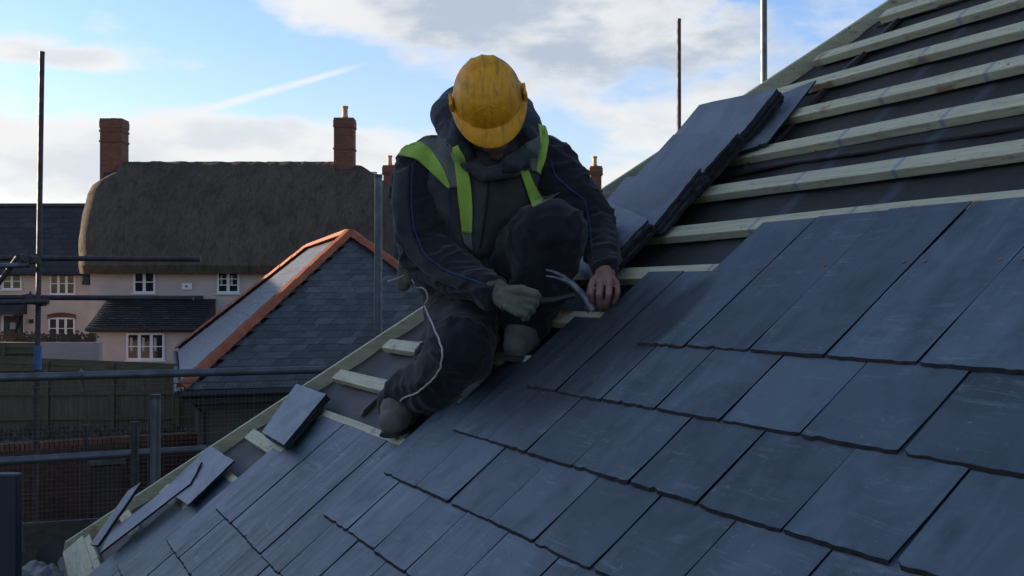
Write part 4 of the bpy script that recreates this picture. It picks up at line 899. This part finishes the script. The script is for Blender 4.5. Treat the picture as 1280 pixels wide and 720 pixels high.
# ------------------------------------------------------------------ worker
def capsules(caps, seg=20):
    """caps: (p1, r1, p2, r2[, flat, side]) -> one MB of overlapping closed tapered capsules"""
    s = MB()
    for c in caps:
        p1, r1, p2, r2 = V(c[0]), c[1], V(c[2]), c[3]; fl = c[4] if len(c) > 4 else 1.0; sd = c[5] if len(c) > 5 else None
        d = (p2 - p1)
        if d.length < 1e-5: d = V((0, 0, 1e-4))
        dn = d.normalized(); u = V(sd) if sd is not None else dn.orthogonal(); u = (u - dn * u.dot(dn)).normalized(); q = dn.cross(u); rings = []
        for a in (-80, -55, -30, 0): rings.append((p1 + dn * (r1 * math.sin(R(a))), r1 * math.cos(R(a))))
        for a in (0, 30, 55, 80): rings.append((p2 + dn * (r2 * math.sin(R(a))), r2 * math.cos(R(a))))
        vs = [ctr + (u * math.cos(2 * math.pi * k / seg) + q * math.sin(2 * math.pi * k / seg) * fl) * rr for ctr, rr in rings for k in range(seg)]; n = len(rings)
        s.add(vs, [(i * seg + k, i * seg + (k + 1) % seg, (i + 1) * seg + (k + 1) % seg, (i + 1) * seg + k) for i in range(n - 1) for k in range(seg)] + [tuple(range(seg - 1, -1, -1)), tuple(range((n - 1) * seg, n * seg))])
    return s
DG = bpy.context.evaluated_depsgraph_get
def organic(name, caps, m, par, voxel=.008, smooth=6, disp=None, extra=None):
    s = capsules(caps)
    if extra: extra(s)
    off = wl(par); me = s.mesh('tmp', off=off); o = bpy.data.objects.new('tmp', me); C.objects.link(o)
    md = o.modifiers.new('r', 'REMESH'); md.mode = 'VOXEL'; md.voxel_size = voxel; md.use_smooth_shade = True
    if smooth: sm = o.modifiers.new('s', 'SMOOTH'); sm.factor = .5; sm.iterations = smooth
    dg = bpy.context.evaluated_depsgraph_get(); dg.update(); me2 = bpy.data.meshes.new_from_object(o.evaluated_get(dg)); bpy.data.objects.remove(o)
    if disp:
        n = len(me2.vertices); co = [V(v.co) for v in me2.vertices]; no = [V(v.normal) for v in me2.vertices]
        me2.vertices.foreach_set('co', [c for i in range(n) for c in (co[i] + no[i] * disp(co[i] + off))])
    me2.polygons.foreach_set('use_smooth', [True] * len(me2.polygons)); me2.name = name; me2.update()
    return link(name, me2, par, m)
def bvh(o):
    off = wl(o.parent) if o.parent else V(); vs = [V(v.co) + off for v in o.data.vertices]; return BVHTree.FromPolygons(vs, [tuple(p.vertices) for p in o.data.polygons])
def folds(amp, f1=9.0, ax=(1, .35, .5), seed=0):
    def fn(p):
        q = V((p.x * ax[0], p.y * ax[1], p.z * ax[2])) * f1 + V((seed, seed * .7, 0)); w_ = noise.noise(p * 5 + V((seed, 0, 3)))
        r_ = 1 - abs(noise.noise(q + V((w_, w_, 0)) * .8)) * 2; r2 = 1 - abs(noise.noise(q * 2.3 + V((5, w_, 0)))) * 2
        return amp * (r_ ** 2 * (1 if r_ > 0 else -1) * .9 + r2 * .55 + w_ * .6) - amp * .3
    return fn

person = thing('person', P(600, 470, 3.5), 'roofer in yellow hard hat and lime vest kneeling on the battens', 'person')
def person_build():
    par = person
    pel = P(592, 345, 3.74); chest = P(602, 235, 3.56); neck = P(606, 168, 3.46)
    shL, elL, wrL = P(528, 214, 3.54), P(530, 314, 3.49), P(617, 367, 3.23)
    shR, elR, wrR = P(683, 203, 3.53), P(741, 281, 3.50), P(757, 333, 3.27)
    hiL, knL, anL, toL = P(570, 352, 3.74), P(577, 440, 3.30), P(502, 500, 3.55), P(489, 528, 3.44)
    hiR, knR, anR, toR = P(632, 350, 3.74), P(688, 293, 3.34), P(657, 412, 3.46), P(645, 432, 3.335)
    # --- head frame
    rollv = -.10; tau = R(54); c_up = V((-.10, -math.sin(tau), math.cos(tau))).normalized(); c_fr = V((.10, -math.cos(tau), -math.sin(tau))); c_fr = (c_fr - c_up * c_fr.dot(c_up)).normalized(); c_rt = c_fr.cross(c_up).normalized()
    HM = Matrix((c_rt, c_fr, c_up)).transposed(); O = P(610, 122, 3.34)     # helmet rim centre
    hc = lambda x, y, z: O + HM @ V((x, y, z))
    # --- body: one continuous surface
    hand = []
    kn = [P(741, 351, 3.20), P(751, 349, 3.185), P(762, 350, 3.18), P(771, 354, 3.19)]
    pip = [P(739, 366, 3.175), P(749, 368, 3.155), P(761, 368, 3.15), P(772, 365, 3.165)]
    dip = [P(740, 377, 3.19), P(749, 380, 3.175), P(759, 378, 3.165), P(770, 373, 3.175)]
    tip = [P(742, 384, 3.215), P(749, 387, 3.20), P(757, 384, 3.19), P(767, 379, 3.185)]
    hand.append((P(756, 338, 3.25), .030, P(757, 350, 3.21), .032, .6, (1, 0, 0)))
    for i in range(4):
        r_ = (.0098, .0102, .0098, .0088)[i]; hand += [(P(754 + i * 1.5, 342, 3.23), .013, kn[i], r_ * 1.08), (kn[i], r_ * 1.1, pip[i], r_), (pip[i], r_ * 1.03, dip[i], r_ * .88), (dip[i], r_ * .88, tip[i], r_ * .78)]
    hand += [(P(748, 345, 3.24), .014, P(739, 357, 3.235), .0115), (P(739, 357, 3.235), .0112, P(736, 372, 3.235), .0095)]
    head = [(hc(0, -.01, -.005), .088, hc(0, .02, .02), .088), (hc(0, .055, -.06), .058, hc(0, .085, -.10), .044), (hc(0, .100, -.128), .026, hc(0, .104, -.138), .022), (hc(0, .09, -.035), .020, hc(0, .132, -.075), .0135),
            (hc(-.036, .075, -.03), .02, hc(.036, .075, -.03), .02), (hc(-.022, .112, -.103), .010, hc(.022, .112, -.103), .010), (hc(-.088, .0, -.045), .014, hc(-.086, -.005, -.02), .016), (hc(.088, .0, -.045), .014, hc(.086, -.005, -.02), .016), (hc(0, -.02, -.05), .062, neck, .06)]
    limbs = [(pel, .12, chest, .13), (chest, .12, neck, .06), (shL, .05, elL, .042), (elL, .042, wrL, .028), (wrL, .028, P(640, 378, 3.16), .03), (shR, .05, elR, .042), (elR, .042, wrR, .028), (wrR, .028, P(756, 340, 3.25), .028), (shL, .06, shR, .06),
             (hiL, .09, knL, .062), (knL, .06, anL, .042), (anL, .04, toL, .032), (hiR, .09, knR, .062), (knR, .06, anR, .042), (anR, .04, toR, .03), (pel, .12, hiL, .09), (pel, .12, hiR, .09)]
    organic('body', hand + head + limbs, M_SKIN, par, .0032, 3)
    for s in (-1, 1):
        e = MB(); e.lathe([(.001, -.012), (.009, -.008), (.012, 0), (.009, .008), (.001, .012)], hc(.031 * s, .088, -.034), seg=10); e.build('eye', M_WHITE, par, smooth=True)
    organic('hair', [(hc(0, -.05, -.03), .078, hc(0, -.03, .0), .092), (hc(0, -.085, -.06), .04, hc(0, -.07, -.03), .05)], M_SLV, par, .006, 3)
    # --- trousers
    tr_c = [(pel, .150, P(600, 372, 3.72), .15), (hiL, .128, P(578, 400, 3.52), .118), (P(578, 400, 3.52), .112, knL, .098), (knL, .094, P(546, 478, 3.40), .080), (P(546, 478, 3.40), .080, P(512, 492, 3.53), .072), (P(512, 492, 3.53), .074, P(499, 507, 3.55), .066),
            (hiR, .13, knR, .112), (knR, .11, P(676, 350, 3.39), .088), (P(676, 350, 3.39), .088, P(660, 402, 3.45), .075), (P(545, 455, 3.55), .075, P(568, 420, 3.56), .11)]
    tro = organic('trousers', tr_c, M_TROU, par, .0075, 8, folds(.012, 9, (1, .5, 1.2), 3))
    # boots
    for nm, (an, to, hl) in dict(l=(anL, toL, P(508, 515, 3.62)), r=(anR, toR, P(668, 418, 3.56))).items():
        sd = (1, 0, 0); bt_ = organic('boot', [(an, .058, hl, .045), (an, .056, an.lerp(to, .55), .052), (an.lerp(to, .45), .050, to, .040, .85, (1, 0, 0)), (hl, .044, to, .040)], M_BOOT, par, .005, 5, folds(.003, 16, (1, 1, 1), 9))
        d = (to - hl).normalized(); s_ = MB(); lowp = V((0, 0, -.036)); s_.tube([hl + lowp, hl.lerp(to, .4) + lowp, hl.lerp(to, .8) + lowp, to + lowp + d * .03], [.040, .036, .043, .03], 14, True, .28, V((1, 0, 0))); s_.build('sole', M_SOLE, bt_, smooth=True)
    # --- jacket body and collar
    jk = [(P(596, 318, 3.66), .150, P(602, 240, 3.56), .150), (P(570, 300, 3.58), .11, P(565, 225, 3.52), .105), (P(636, 262, 3.55), .105, P(640, 215, 3.50), .10), (P(540, 200, 3.56), .075, P(672, 196, 3.55), .078), (P(600, 190, 3.62), .12, P(603, 232, 3.60), .15),
          (P(575, 182, 3.52), .07, P(640, 180, 3.52), .07), (P(560, 330, 3.62), .13, P(612, 335, 3.64), .125), (P(530, 318, 3.62), .06, P(560, 345, 3.60), .07), (P(606, 200, 3.44), .05, P(600, 300, 3.50), .06)]
    jac = organic('jacket', jk, M_JACK, par, .0065, 9, folds(.011, 9, (1, .5, .6), 1))
    sl1 = organic('sleeve', [(shL, .088, P(524, 262, 3.50), .084), (P(524, 262, 3.50), .084, elL, .080), (elL, .078, P(575, 345, 3.36), .062), (P(575, 345, 3.36), .062, wrL, .046)], M_SLV, par, .006, 6, folds(.012, 11, (.7, .7, 1.6), 4))
    sl2 = organic('sleeve', [(shR, .084, P(712, 238, 3.51), .078), (P(712, 238, 3.51), .078, elR, .072), (elR, .070, P(752, 312, 3.38), .056), (P(752, 312, 3.38), .056, wrR, .043)], M_SLV, par, .006, 6, folds(.011, 11, (.7, .7, 1.6), 8))
    for a, b_, r_ in ((P(752, 322, 3.31), P(757, 337, 3.26), .041), (P(606, 363, 3.27), P(618, 368, 3.22), .043)): cf = MB(); cf.tube([a, a.lerp(b_, .3), a.lerp(b_, .7), b_], [r_, r_ * 1.04, r_ * 1.03, r_ * .96], 24, True); cf.build('cuff', M_SLV, par, smooth=True)
    # hood bunched round the neck: open in front
    hp = [P(582, 194, 3.42), P(569, 168, 3.44), P(557, 142, 3.52), P(575, 128, 3.62), P(612, 122, 3.68), P(648, 135, 3.62), P(664, 160, 3.50), P(662, 185, 3.42)]
    rr = [.028, .042, .050, .055, .055, .045, .036, .026]
    hood = organic('hood', [(hp[i], rr[i], hp[i + 1], rr[i + 1]) for i in range(7)] + [(P(570, 176, 3.40), .028, P(582, 194, 3.38), .022), (P(600, 160, 3.6), .08, P(600, 190, 3.62), .10), (P(574, 150, 3.40), .022, P(572, 180, 3.39), .024), (P(660, 165, 3.40), .022, P(668, 178, 3.42), .02)], M_HOOD, par, .0055, 5, folds(.006, 13, (1, 1, .8), 12))
    col = organic('collar', [(P(583, 202, 3.40), .022, P(606, 218, 3.38), .020), (P(606, 218, 3.38), .020, P(642, 212, 3.38), .024), (P(640, 204, 3.36), .026, P(660, 190, 3.40), .022), (P(576, 190, 3.41), .020, P(588, 208, 3.39), .020), (P(634, 210, 3.40), .026, P(656, 206, 3.41), .022)], M_JACK, par, .005, 4, folds(.004, 15, (1, 1, 1), 2))
    # helper: drop points seen from the front onto the cloth
    trees = [bvh(o) for o in (jac, sl1, sl2, hood, tro, col)]
    def hit(px, py, which=(0, 1, 2, 3), off=.004, d=3.5):
        dr = (P(px, py, 1) - CAM).normalized(); best = None
        for k in which:
            h = trees[k].ray_cast(CAM, dr)
            if h[0] is not None and (best is None or h[3] < best[1]): best = (h[0] - dr * off, h[3])
        if best: return best[0]
        q = P(px, py, d); best = None
        for k in which:
            h = trees[k].find_nearest(q)
            if h[0] is not None and (best is None or h[3] < best[1]): best = (h[0] + h[1] * off, h[3])
        return best[0]
    def band(name, L, Rr, m, which=(0, 1, 2), off=.005, nu=8, back=None, parent=par, relax=5):
        """cloth strip between two edge lines laid on the garment"""
        def sample(pl, n):
            d = [0];
            for i in range(1, len(pl)): d.append(d[-1] + math.hypot(pl[i][0] - pl[i - 1][0], pl[i][1] - pl[i - 1][1]))
            out = []
            for k in range(n + 1):
                s = d[-1] * k / n; i = max(j for j in range(len(d)) if d[j] <= s + 1e-9); i = min(i, len(pl) - 2); f = (s - d[i]) / max(1e-6, d[i + 1] - d[i]); out.append((pl[i][0] + (pl[i + 1][0] - pl[i][0]) * f, pl[i][1] + (pl[i + 1][1] - pl[i][1]) * f))
            return out
        n = 36; A, B = sample(L, n), sample(Rr, n); rows = []
        for k in range(n + 1): rows.append([hit(A[k][0] + (B[k][0] - A[k][0]) * u / nu, A[k][1] + (B[k][1] - A[k][1]) * u / nu, which, off) for u in range(nu + 1)])
        if back:                                # carry the strip over the shoulder and down the back
            ext = []
            for k in range(1, 15):
                row = []
                for u in range(nu + 1):
                    b0 = rows[0][u]; q = b0 + V((back[0] * k / 14, .30 * (k / 14) ** .8, .02 * math.sin(k / 14 * 3) - .10 * (k / 14) ** 2)); h = trees[0].find_nearest(q); row.append(h[0] + h[1] * off)
                ext.append(row)
            rows = ext[::-1] + rows
        # relax along the strip for clean edges
        for it in range(relax):
            new = [r_[:] for r_ in rows]
            for i in range(1, len(rows) - 1):
                for u in range(nu + 1):
                    t_ = rows[i][u] * .4 + (rows[i - 1][u] + rows[i + 1][u]) * .3; new[i][u] = t_
            rows = new
        s = MB(); s.add([p for r_ in rows for p in r_], [(i * (nu + 1) + u, i * (nu + 1) + u + 1, (i + 1) * (nu + 1) + u + 1, (i + 1) * (nu + 1) + u) for i in range(len(rows) - 1) for u in range(nu)])
        o = s.build(name, m, parent, smooth=True); md = o.modifiers.new('s', 'SOLIDIFY'); md.thickness = .004; md.offset = 1; return o
    J = (0, 1, 2)
    vest = band('vest', [(498, 194), (521, 199), (543, 219), (561, 236)], [(511, 176), (527, 177), (542, 190), (556, 213), (563, 234)], M_LIME, J, .006, back=None)
    band('reflective_band', [(511, 177), (527, 178), (542, 191), (556, 214), (563, 235)], [(534, 167), (552, 171), (566, 186), (572, 210), (573, 234)], M_VGREY, J + (3,), .0065, parent=vest)
    band('lime_strip', [(563, 180), (568, 204), (571, 232), (574, 262), (577, 290)], [(570, 177), (584, 202), (589, 232), (591, 262), (590, 292)], M_LIME, J + (3,), .008, back=(-.01, 0), parent=vest)
    band('reflective_band', [(577, 290), (580, 304)], [(588, 292), (591, 314)], M_VGREY, J, .008, parent=vest)
    band('lime_strip', [(576, 163), (560, 165), (540, 162)][::-1] and [(528, 168), (536, 160)], [(538, 172), (548, 166)], M_LIME, J, .006, parent=vest)
    band('lime_strip', [(672, 152), (675, 172), (673, 196), (670, 214)], [(683, 156), (686, 178), (682, 200), (675, 218)], M_LIME, J + (3,), .009, back=(.02, 0), parent=vest)
    band('reflective_band', [(656, 180), (660, 196), (664, 214)], [(674, 170), (673, 196), (670, 214)], M_VGREY, J + (3,), .009, parent=vest)
    band('lime_strip', [(649, 213), (656, 232), (662, 250), (666, 259)], [(660, 213), (668, 232), (674, 244), (682, 249)], M_LIME, J + (4,), .009, parent=vest)
    band('reflective_band', [(666, 259), (684, 250), (700, 241)], [(678, 247), (690, 244), (700, 240)], M_VGREY, J + (4,), .010, parent=vest)
    def pipe(name, pts, r, m, which=J, off=.002, seg=6, parent=par, dn=10):
        q = []
        for i in range(len(pts) - 1):
            for k in range(dn): f = k / dn; q.append(hit(pts[i][0] + (pts[i + 1][0] - pts[i][0]) * f, pts[i][1] + (pts[i + 1][1] - pts[i][1]) * f, which, off))
        q.append(hit(*pts[-1], which, off))
        for it in range(4): q = [q[0]] + [q[i] * .5 + (q[i - 1] + q[i + 1]) * .25 for i in range(1, len(q) - 1)] + [q[-1]]
        s = MB(); s.tube(q, r, seg); return s.build(name, m, parent, smooth=True)
    pipe('blue_piping', [(516, 206), (514, 245), (517, 285), (530, 318), (556, 338), (585, 348), (606, 356)], .0032, M_PIPE, (1,)); pipe('blue_piping', [(688, 200), (694, 220), (712, 236), (731, 250), (736, 275), (739, 300), (741, 325)], .0032, M_PIPE, (2,))
    pipe('jacket_seam', [(562, 232), (563, 262), (560, 290)], .0026, M_PIPE, (0, 1)); pipe('jacket_zip', [(612, 214), (610, 240), (606, 275), (600, 310)], .0045, M_SLV, (0,)); pipe('jacket_seam', [(628, 214), (652, 211), (661, 207)], .006, M_SLV, (0, 5))
    band('sleeve_panel', [(494, 215), (490, 250), (494, 285), (508, 318), (538, 346), (575, 362)], [(512, 208), (510, 245), (514, 285), (527, 318), (554, 340), (584, 352)], M_SLVG, (1,), .0012, 12, relax=1)
    # cord
    def cord(pts, which=(4,), r=.0029, off=.004):
        q = []
        for i in range(len(pts) - 1):
            for k in range(8):
                f = k / 8; q.append(hit(pts[i][0] + (pts[i + 1][0] - pts[i][0]) * f + .9 * math.sin(i * 3 + k), pts[i][1] + (pts[i + 1][1] - pts[i][1]) * f, which, off, 3.5))
        for it in range(2): q = [q[0]] + [q[i] * .5 + (q[i - 1] + q[i + 1]) * .25 for i in range(1, len(q) - 1)] + [q[-1]]
        s = MB(); s.tube(q, r, 6); return s
    s = cord([(512, 324), (513, 345), (519, 358), (526, 372), (536, 396), (549, 424), (553, 440), (551, 460), (541, 474), (530, 484), (520, 492), (505, 497), (499, 502)], (0, 4)); c0 = s.build('cord', M_CORD, None, smooth=True); tag(c0, 'pale cord hanging from the belt down the trouser leg', 'cord')
    s = cord([(521, 436), (523, 428), (530, 427)], (4,), .003); s2 = s.build('trouser_thread', M_CORD, par, smooth=True)
    # belt pouch
    pb = organic('belt_pouch', [(P(507, 330, 3.60), .026, P(504, 356, 3.62), .024, .7, (1, 0, 0)), (P(509, 322, 3.6), .016, P(511, 350, 3.6), .018)], M_GLOVE, par, .004, 3)
    m_ = MB(); m_.lathe([(.001, -.011), (.009, -.007), (.011, 0), (.009, .007), (.001, .011)], P(501.5, 328, 3.565), seg=12); m_.build('buckle', M_STEEL, pb, smooth=True)
    m_ = MB(); m_.tube([P(505, 344, 3.57), P(497, 348, 3.56), P(490, 350, 3.55), P(484, 352, 3.55)], .0022, 6); m_.build('wire_end', M_CORD, pb, smooth=True)
    m_ = MB(); m_.tube([pel + V((math.cos(a) * .165, math.sin(a) * .15, .05 + .01 * math.cos(a))) for a in [2 * math.pi * k / 30 for k in range(31)]], .012, 8, True, 2.0, V((0, 0, 1))); m_.build('belt', M_SLV, par, smooth=True)
    # glove closed on the hammer handle
    gc = [(P(621, 363, 3.215), .034, P(634, 374, 3.165), .036, .8, (0, 0, 1)), (P(634, 374, 3.165), .036, P(646, 377, 3.14), .034, .8, (0, 0, 1))]
    kx = [(655, 364), (654, 373), (650, 382), (645, 390)]
    for i, (x, y) in enumerate(kx):
        r_ = (.0125, .0130, .0125, .011)[i]; k1 = P(x, y, 3.125); k2 = P(x + 14 - i, y + 3, 3.118); k3 = P(x + 17 - i * 1.2, y + 7, 3.145)
        gc += [(P(636, 370 + i * 4, 3.14), .018, k1, r_ * 1.1), (k1, r_ * 1.1, k2, r_), (k2, r_, k3, r_ * .9), (k3, r_ * .9, P(x + 10, y + 8, 3.16), r_ * .85)]
    gc += [(P(636, 364, 3.14), .016, P(652, 362, 3.115), .0135), (P(652, 362, 3.115), .0135, P(668, 368, 3.112), .0115)]
    gl = organic('glove', gc, M_GLOVE, par, .003, 3, folds(.0016, 30, (1, 1, 1), 5))
    m_ = MB(); a, b_ = P(613, 359, 3.235), P(622, 365, 3.205); m_.tube([a, a.lerp(b_, .35), a.lerp(b_, .7), b_], [.037, .040, .038, .036], 20, True, .9); m_.build('glove_cuff', M_GLOVE, gl, smooth=True)
    # --- helmet
    hl = MB(); n, seg = 20, 56; vs = []
    def shell(th, ph, g=0.0):                 # th 0 crown .. 90 rim
        x = .105 * math.sin(th) * math.cos(ph); y = .128 * math.sin(th) * math.sin(ph); z = .122 * math.cos(th) ** .92 if th < math.pi / 2 - 1e-4 else 0
        k = 1 + g; return V((x * k, y * k, z * k))
    for i in range(n + 1):
        th = math.pi / 2 * i / n
        for s in range(seg):
            ph = 2 * math.pi * s / seg; q = shell(max(th, .001), ph); g = 0
            if q.z > .03:                     # three crown ribs running front to back
                for xc in (-.034, 0, .034): g += .0026 * math.exp(-((q.x - xc) / .0075) ** 2) * min(1, (q.z - .03) / .03) * (1 if q.y < .085 else max(0, 1 - (q.y - .085) / .03))
            if .055 < q.z < .1 and q.y > .03: pass
            if abs(q.x) < .062 and q.y > .07 and q.z < .075: g += .003   # raised front panel
            vs.append(hc(*(q + q.normalized() * g * 1.3)))
    # flange and peak
    flp = []
    for (ext, dz) in ((0.004, -.004), (.014, -.014), (.016, -.019), (.012, -.020), (.0, -.012), (-.004, -.004)):
        for s in range(seg):
            ph = 2 * math.pi * s / seg; fr = max(0, math.sin(ph)) ** 2.2; e = ext + (.034 * fr if ext > .01 else (.010 * fr if ext > .002 else 0)); x, y = (.105 + e * .75) * math.cos(ph), (.128 + e) * math.sin(ph)
            vs.append(hc(x, y, dz - (.016 * fr if ext > .01 else 0) + .006 * abs(math.cos(ph)) ** 3))
    n2 = n + 6; fs = [(i * seg + s, i * seg + (s + 1) % seg, (i + 1) * seg + (s + 1) % seg, (i + 1) * seg + s) for i in range(n2) for s in range(seg)]; fs.append(tuple(range(seg - 1, -1, -1)))
    hl.add(vs, fs); he = hl.build('hard_hat', M_HELM, par, smooth=True)
    for s in (-1, 1):
        m_ = MB(); m_.box(hc(.112 * s, .012, .012), (.010, .05, .034), HM); m_.box(hc(.115 * s, .02, .006), (.008, .022, .02), HM); m_.build('harness_clip', M_HELM, he, bev=.003)
        m_ = MB(); m_.tube([hc(.094 * s, .01, -.01), hc(.088 * s, .03, -.06), hc(.05 * s, .055, -.11)], .0055, 6, True, .35); m_.build('chin_strap', M_SLV, he, smooth=True)
    m_ = MB(); m_.tube([hc(.094 * math.cos(a), .112 * math.sin(a), -.012) for a in [2 * math.pi * k / 32 for k in range(33)]], .012, 6, False, .3, HM @ V((0, 0, 1))); m_.build('sweatband', M_SLV, he, smooth=True)
    rg = [hc(x, .128 * math.sqrt(max(0, 1 - (x / .105) ** 2 - (z / .122) ** 2)) + .0058, z) for x, z in ((-.05, .012), (-.053, .03), (-.046, .05), (-.028, .062), (-.012, .066), (0, .076), (.012, .066), (.028, .062), (.046, .05), (.053, .03), (.05, .012))]
    m_ = MB(); m_.tube(rg, .0026, 6); m_.build('panel_edge', M_HELM, he, smooth=True)
person_build()
# hammer in the gloved hand
def hammer():
    t = thing('claw_hammer', P(690, 375, 3.14), 'steel claw hammer with dark handle held in the gloved hand', 'hammer')
    m_ = MB(); m_.tube([P(628, 386, 3.15), P(650, 380, 3.148), P(668, 377, 3.150), P(690, 376, 3.155), P(706, 372, 3.16), P(718, 369, 3.163)], [.0135, .0150, .0155, .012, .0095, .009], 14); m_.build('handle', M_DARK, t, smooth=True)
    hd = MB(); ctr = [(737, 384, 3.165), (732, 374, 3.164), (724, 364, 3.163), (714, 354, 3.162), (703, 347.5, 3.160)]; hd.tube([P(*c) for c in ctr], [.0125, .0115, .0115, .0105, .0095], 14, True, .85); o = hd.build('hammer_head', M_STEEL, t, smooth=True)
    pf = MB(); pf.tube([P(735, 381, 3.165), P(739.5, 388, 3.166)], [.0150, .0145], 16); pf.build('striking_face', M_STEEL, o, smooth=True)
    for s in (-1, 1):
        q = [V(P(x, y + s * k, d)) for x, y, k, d in ((706, 348.5, 1.6, 3.158), (697, 344.6, 2.8, 3.154), (689, 342.2, 3.4, 3.149), (682.5, 341.2, 3.9, 3.144))]; c = MB(); c.tube(q, [.0075, .0060, .0048, .0030], 10, True, .7); c.build('claw', M_STEEL, o, smooth=True)
hammer()
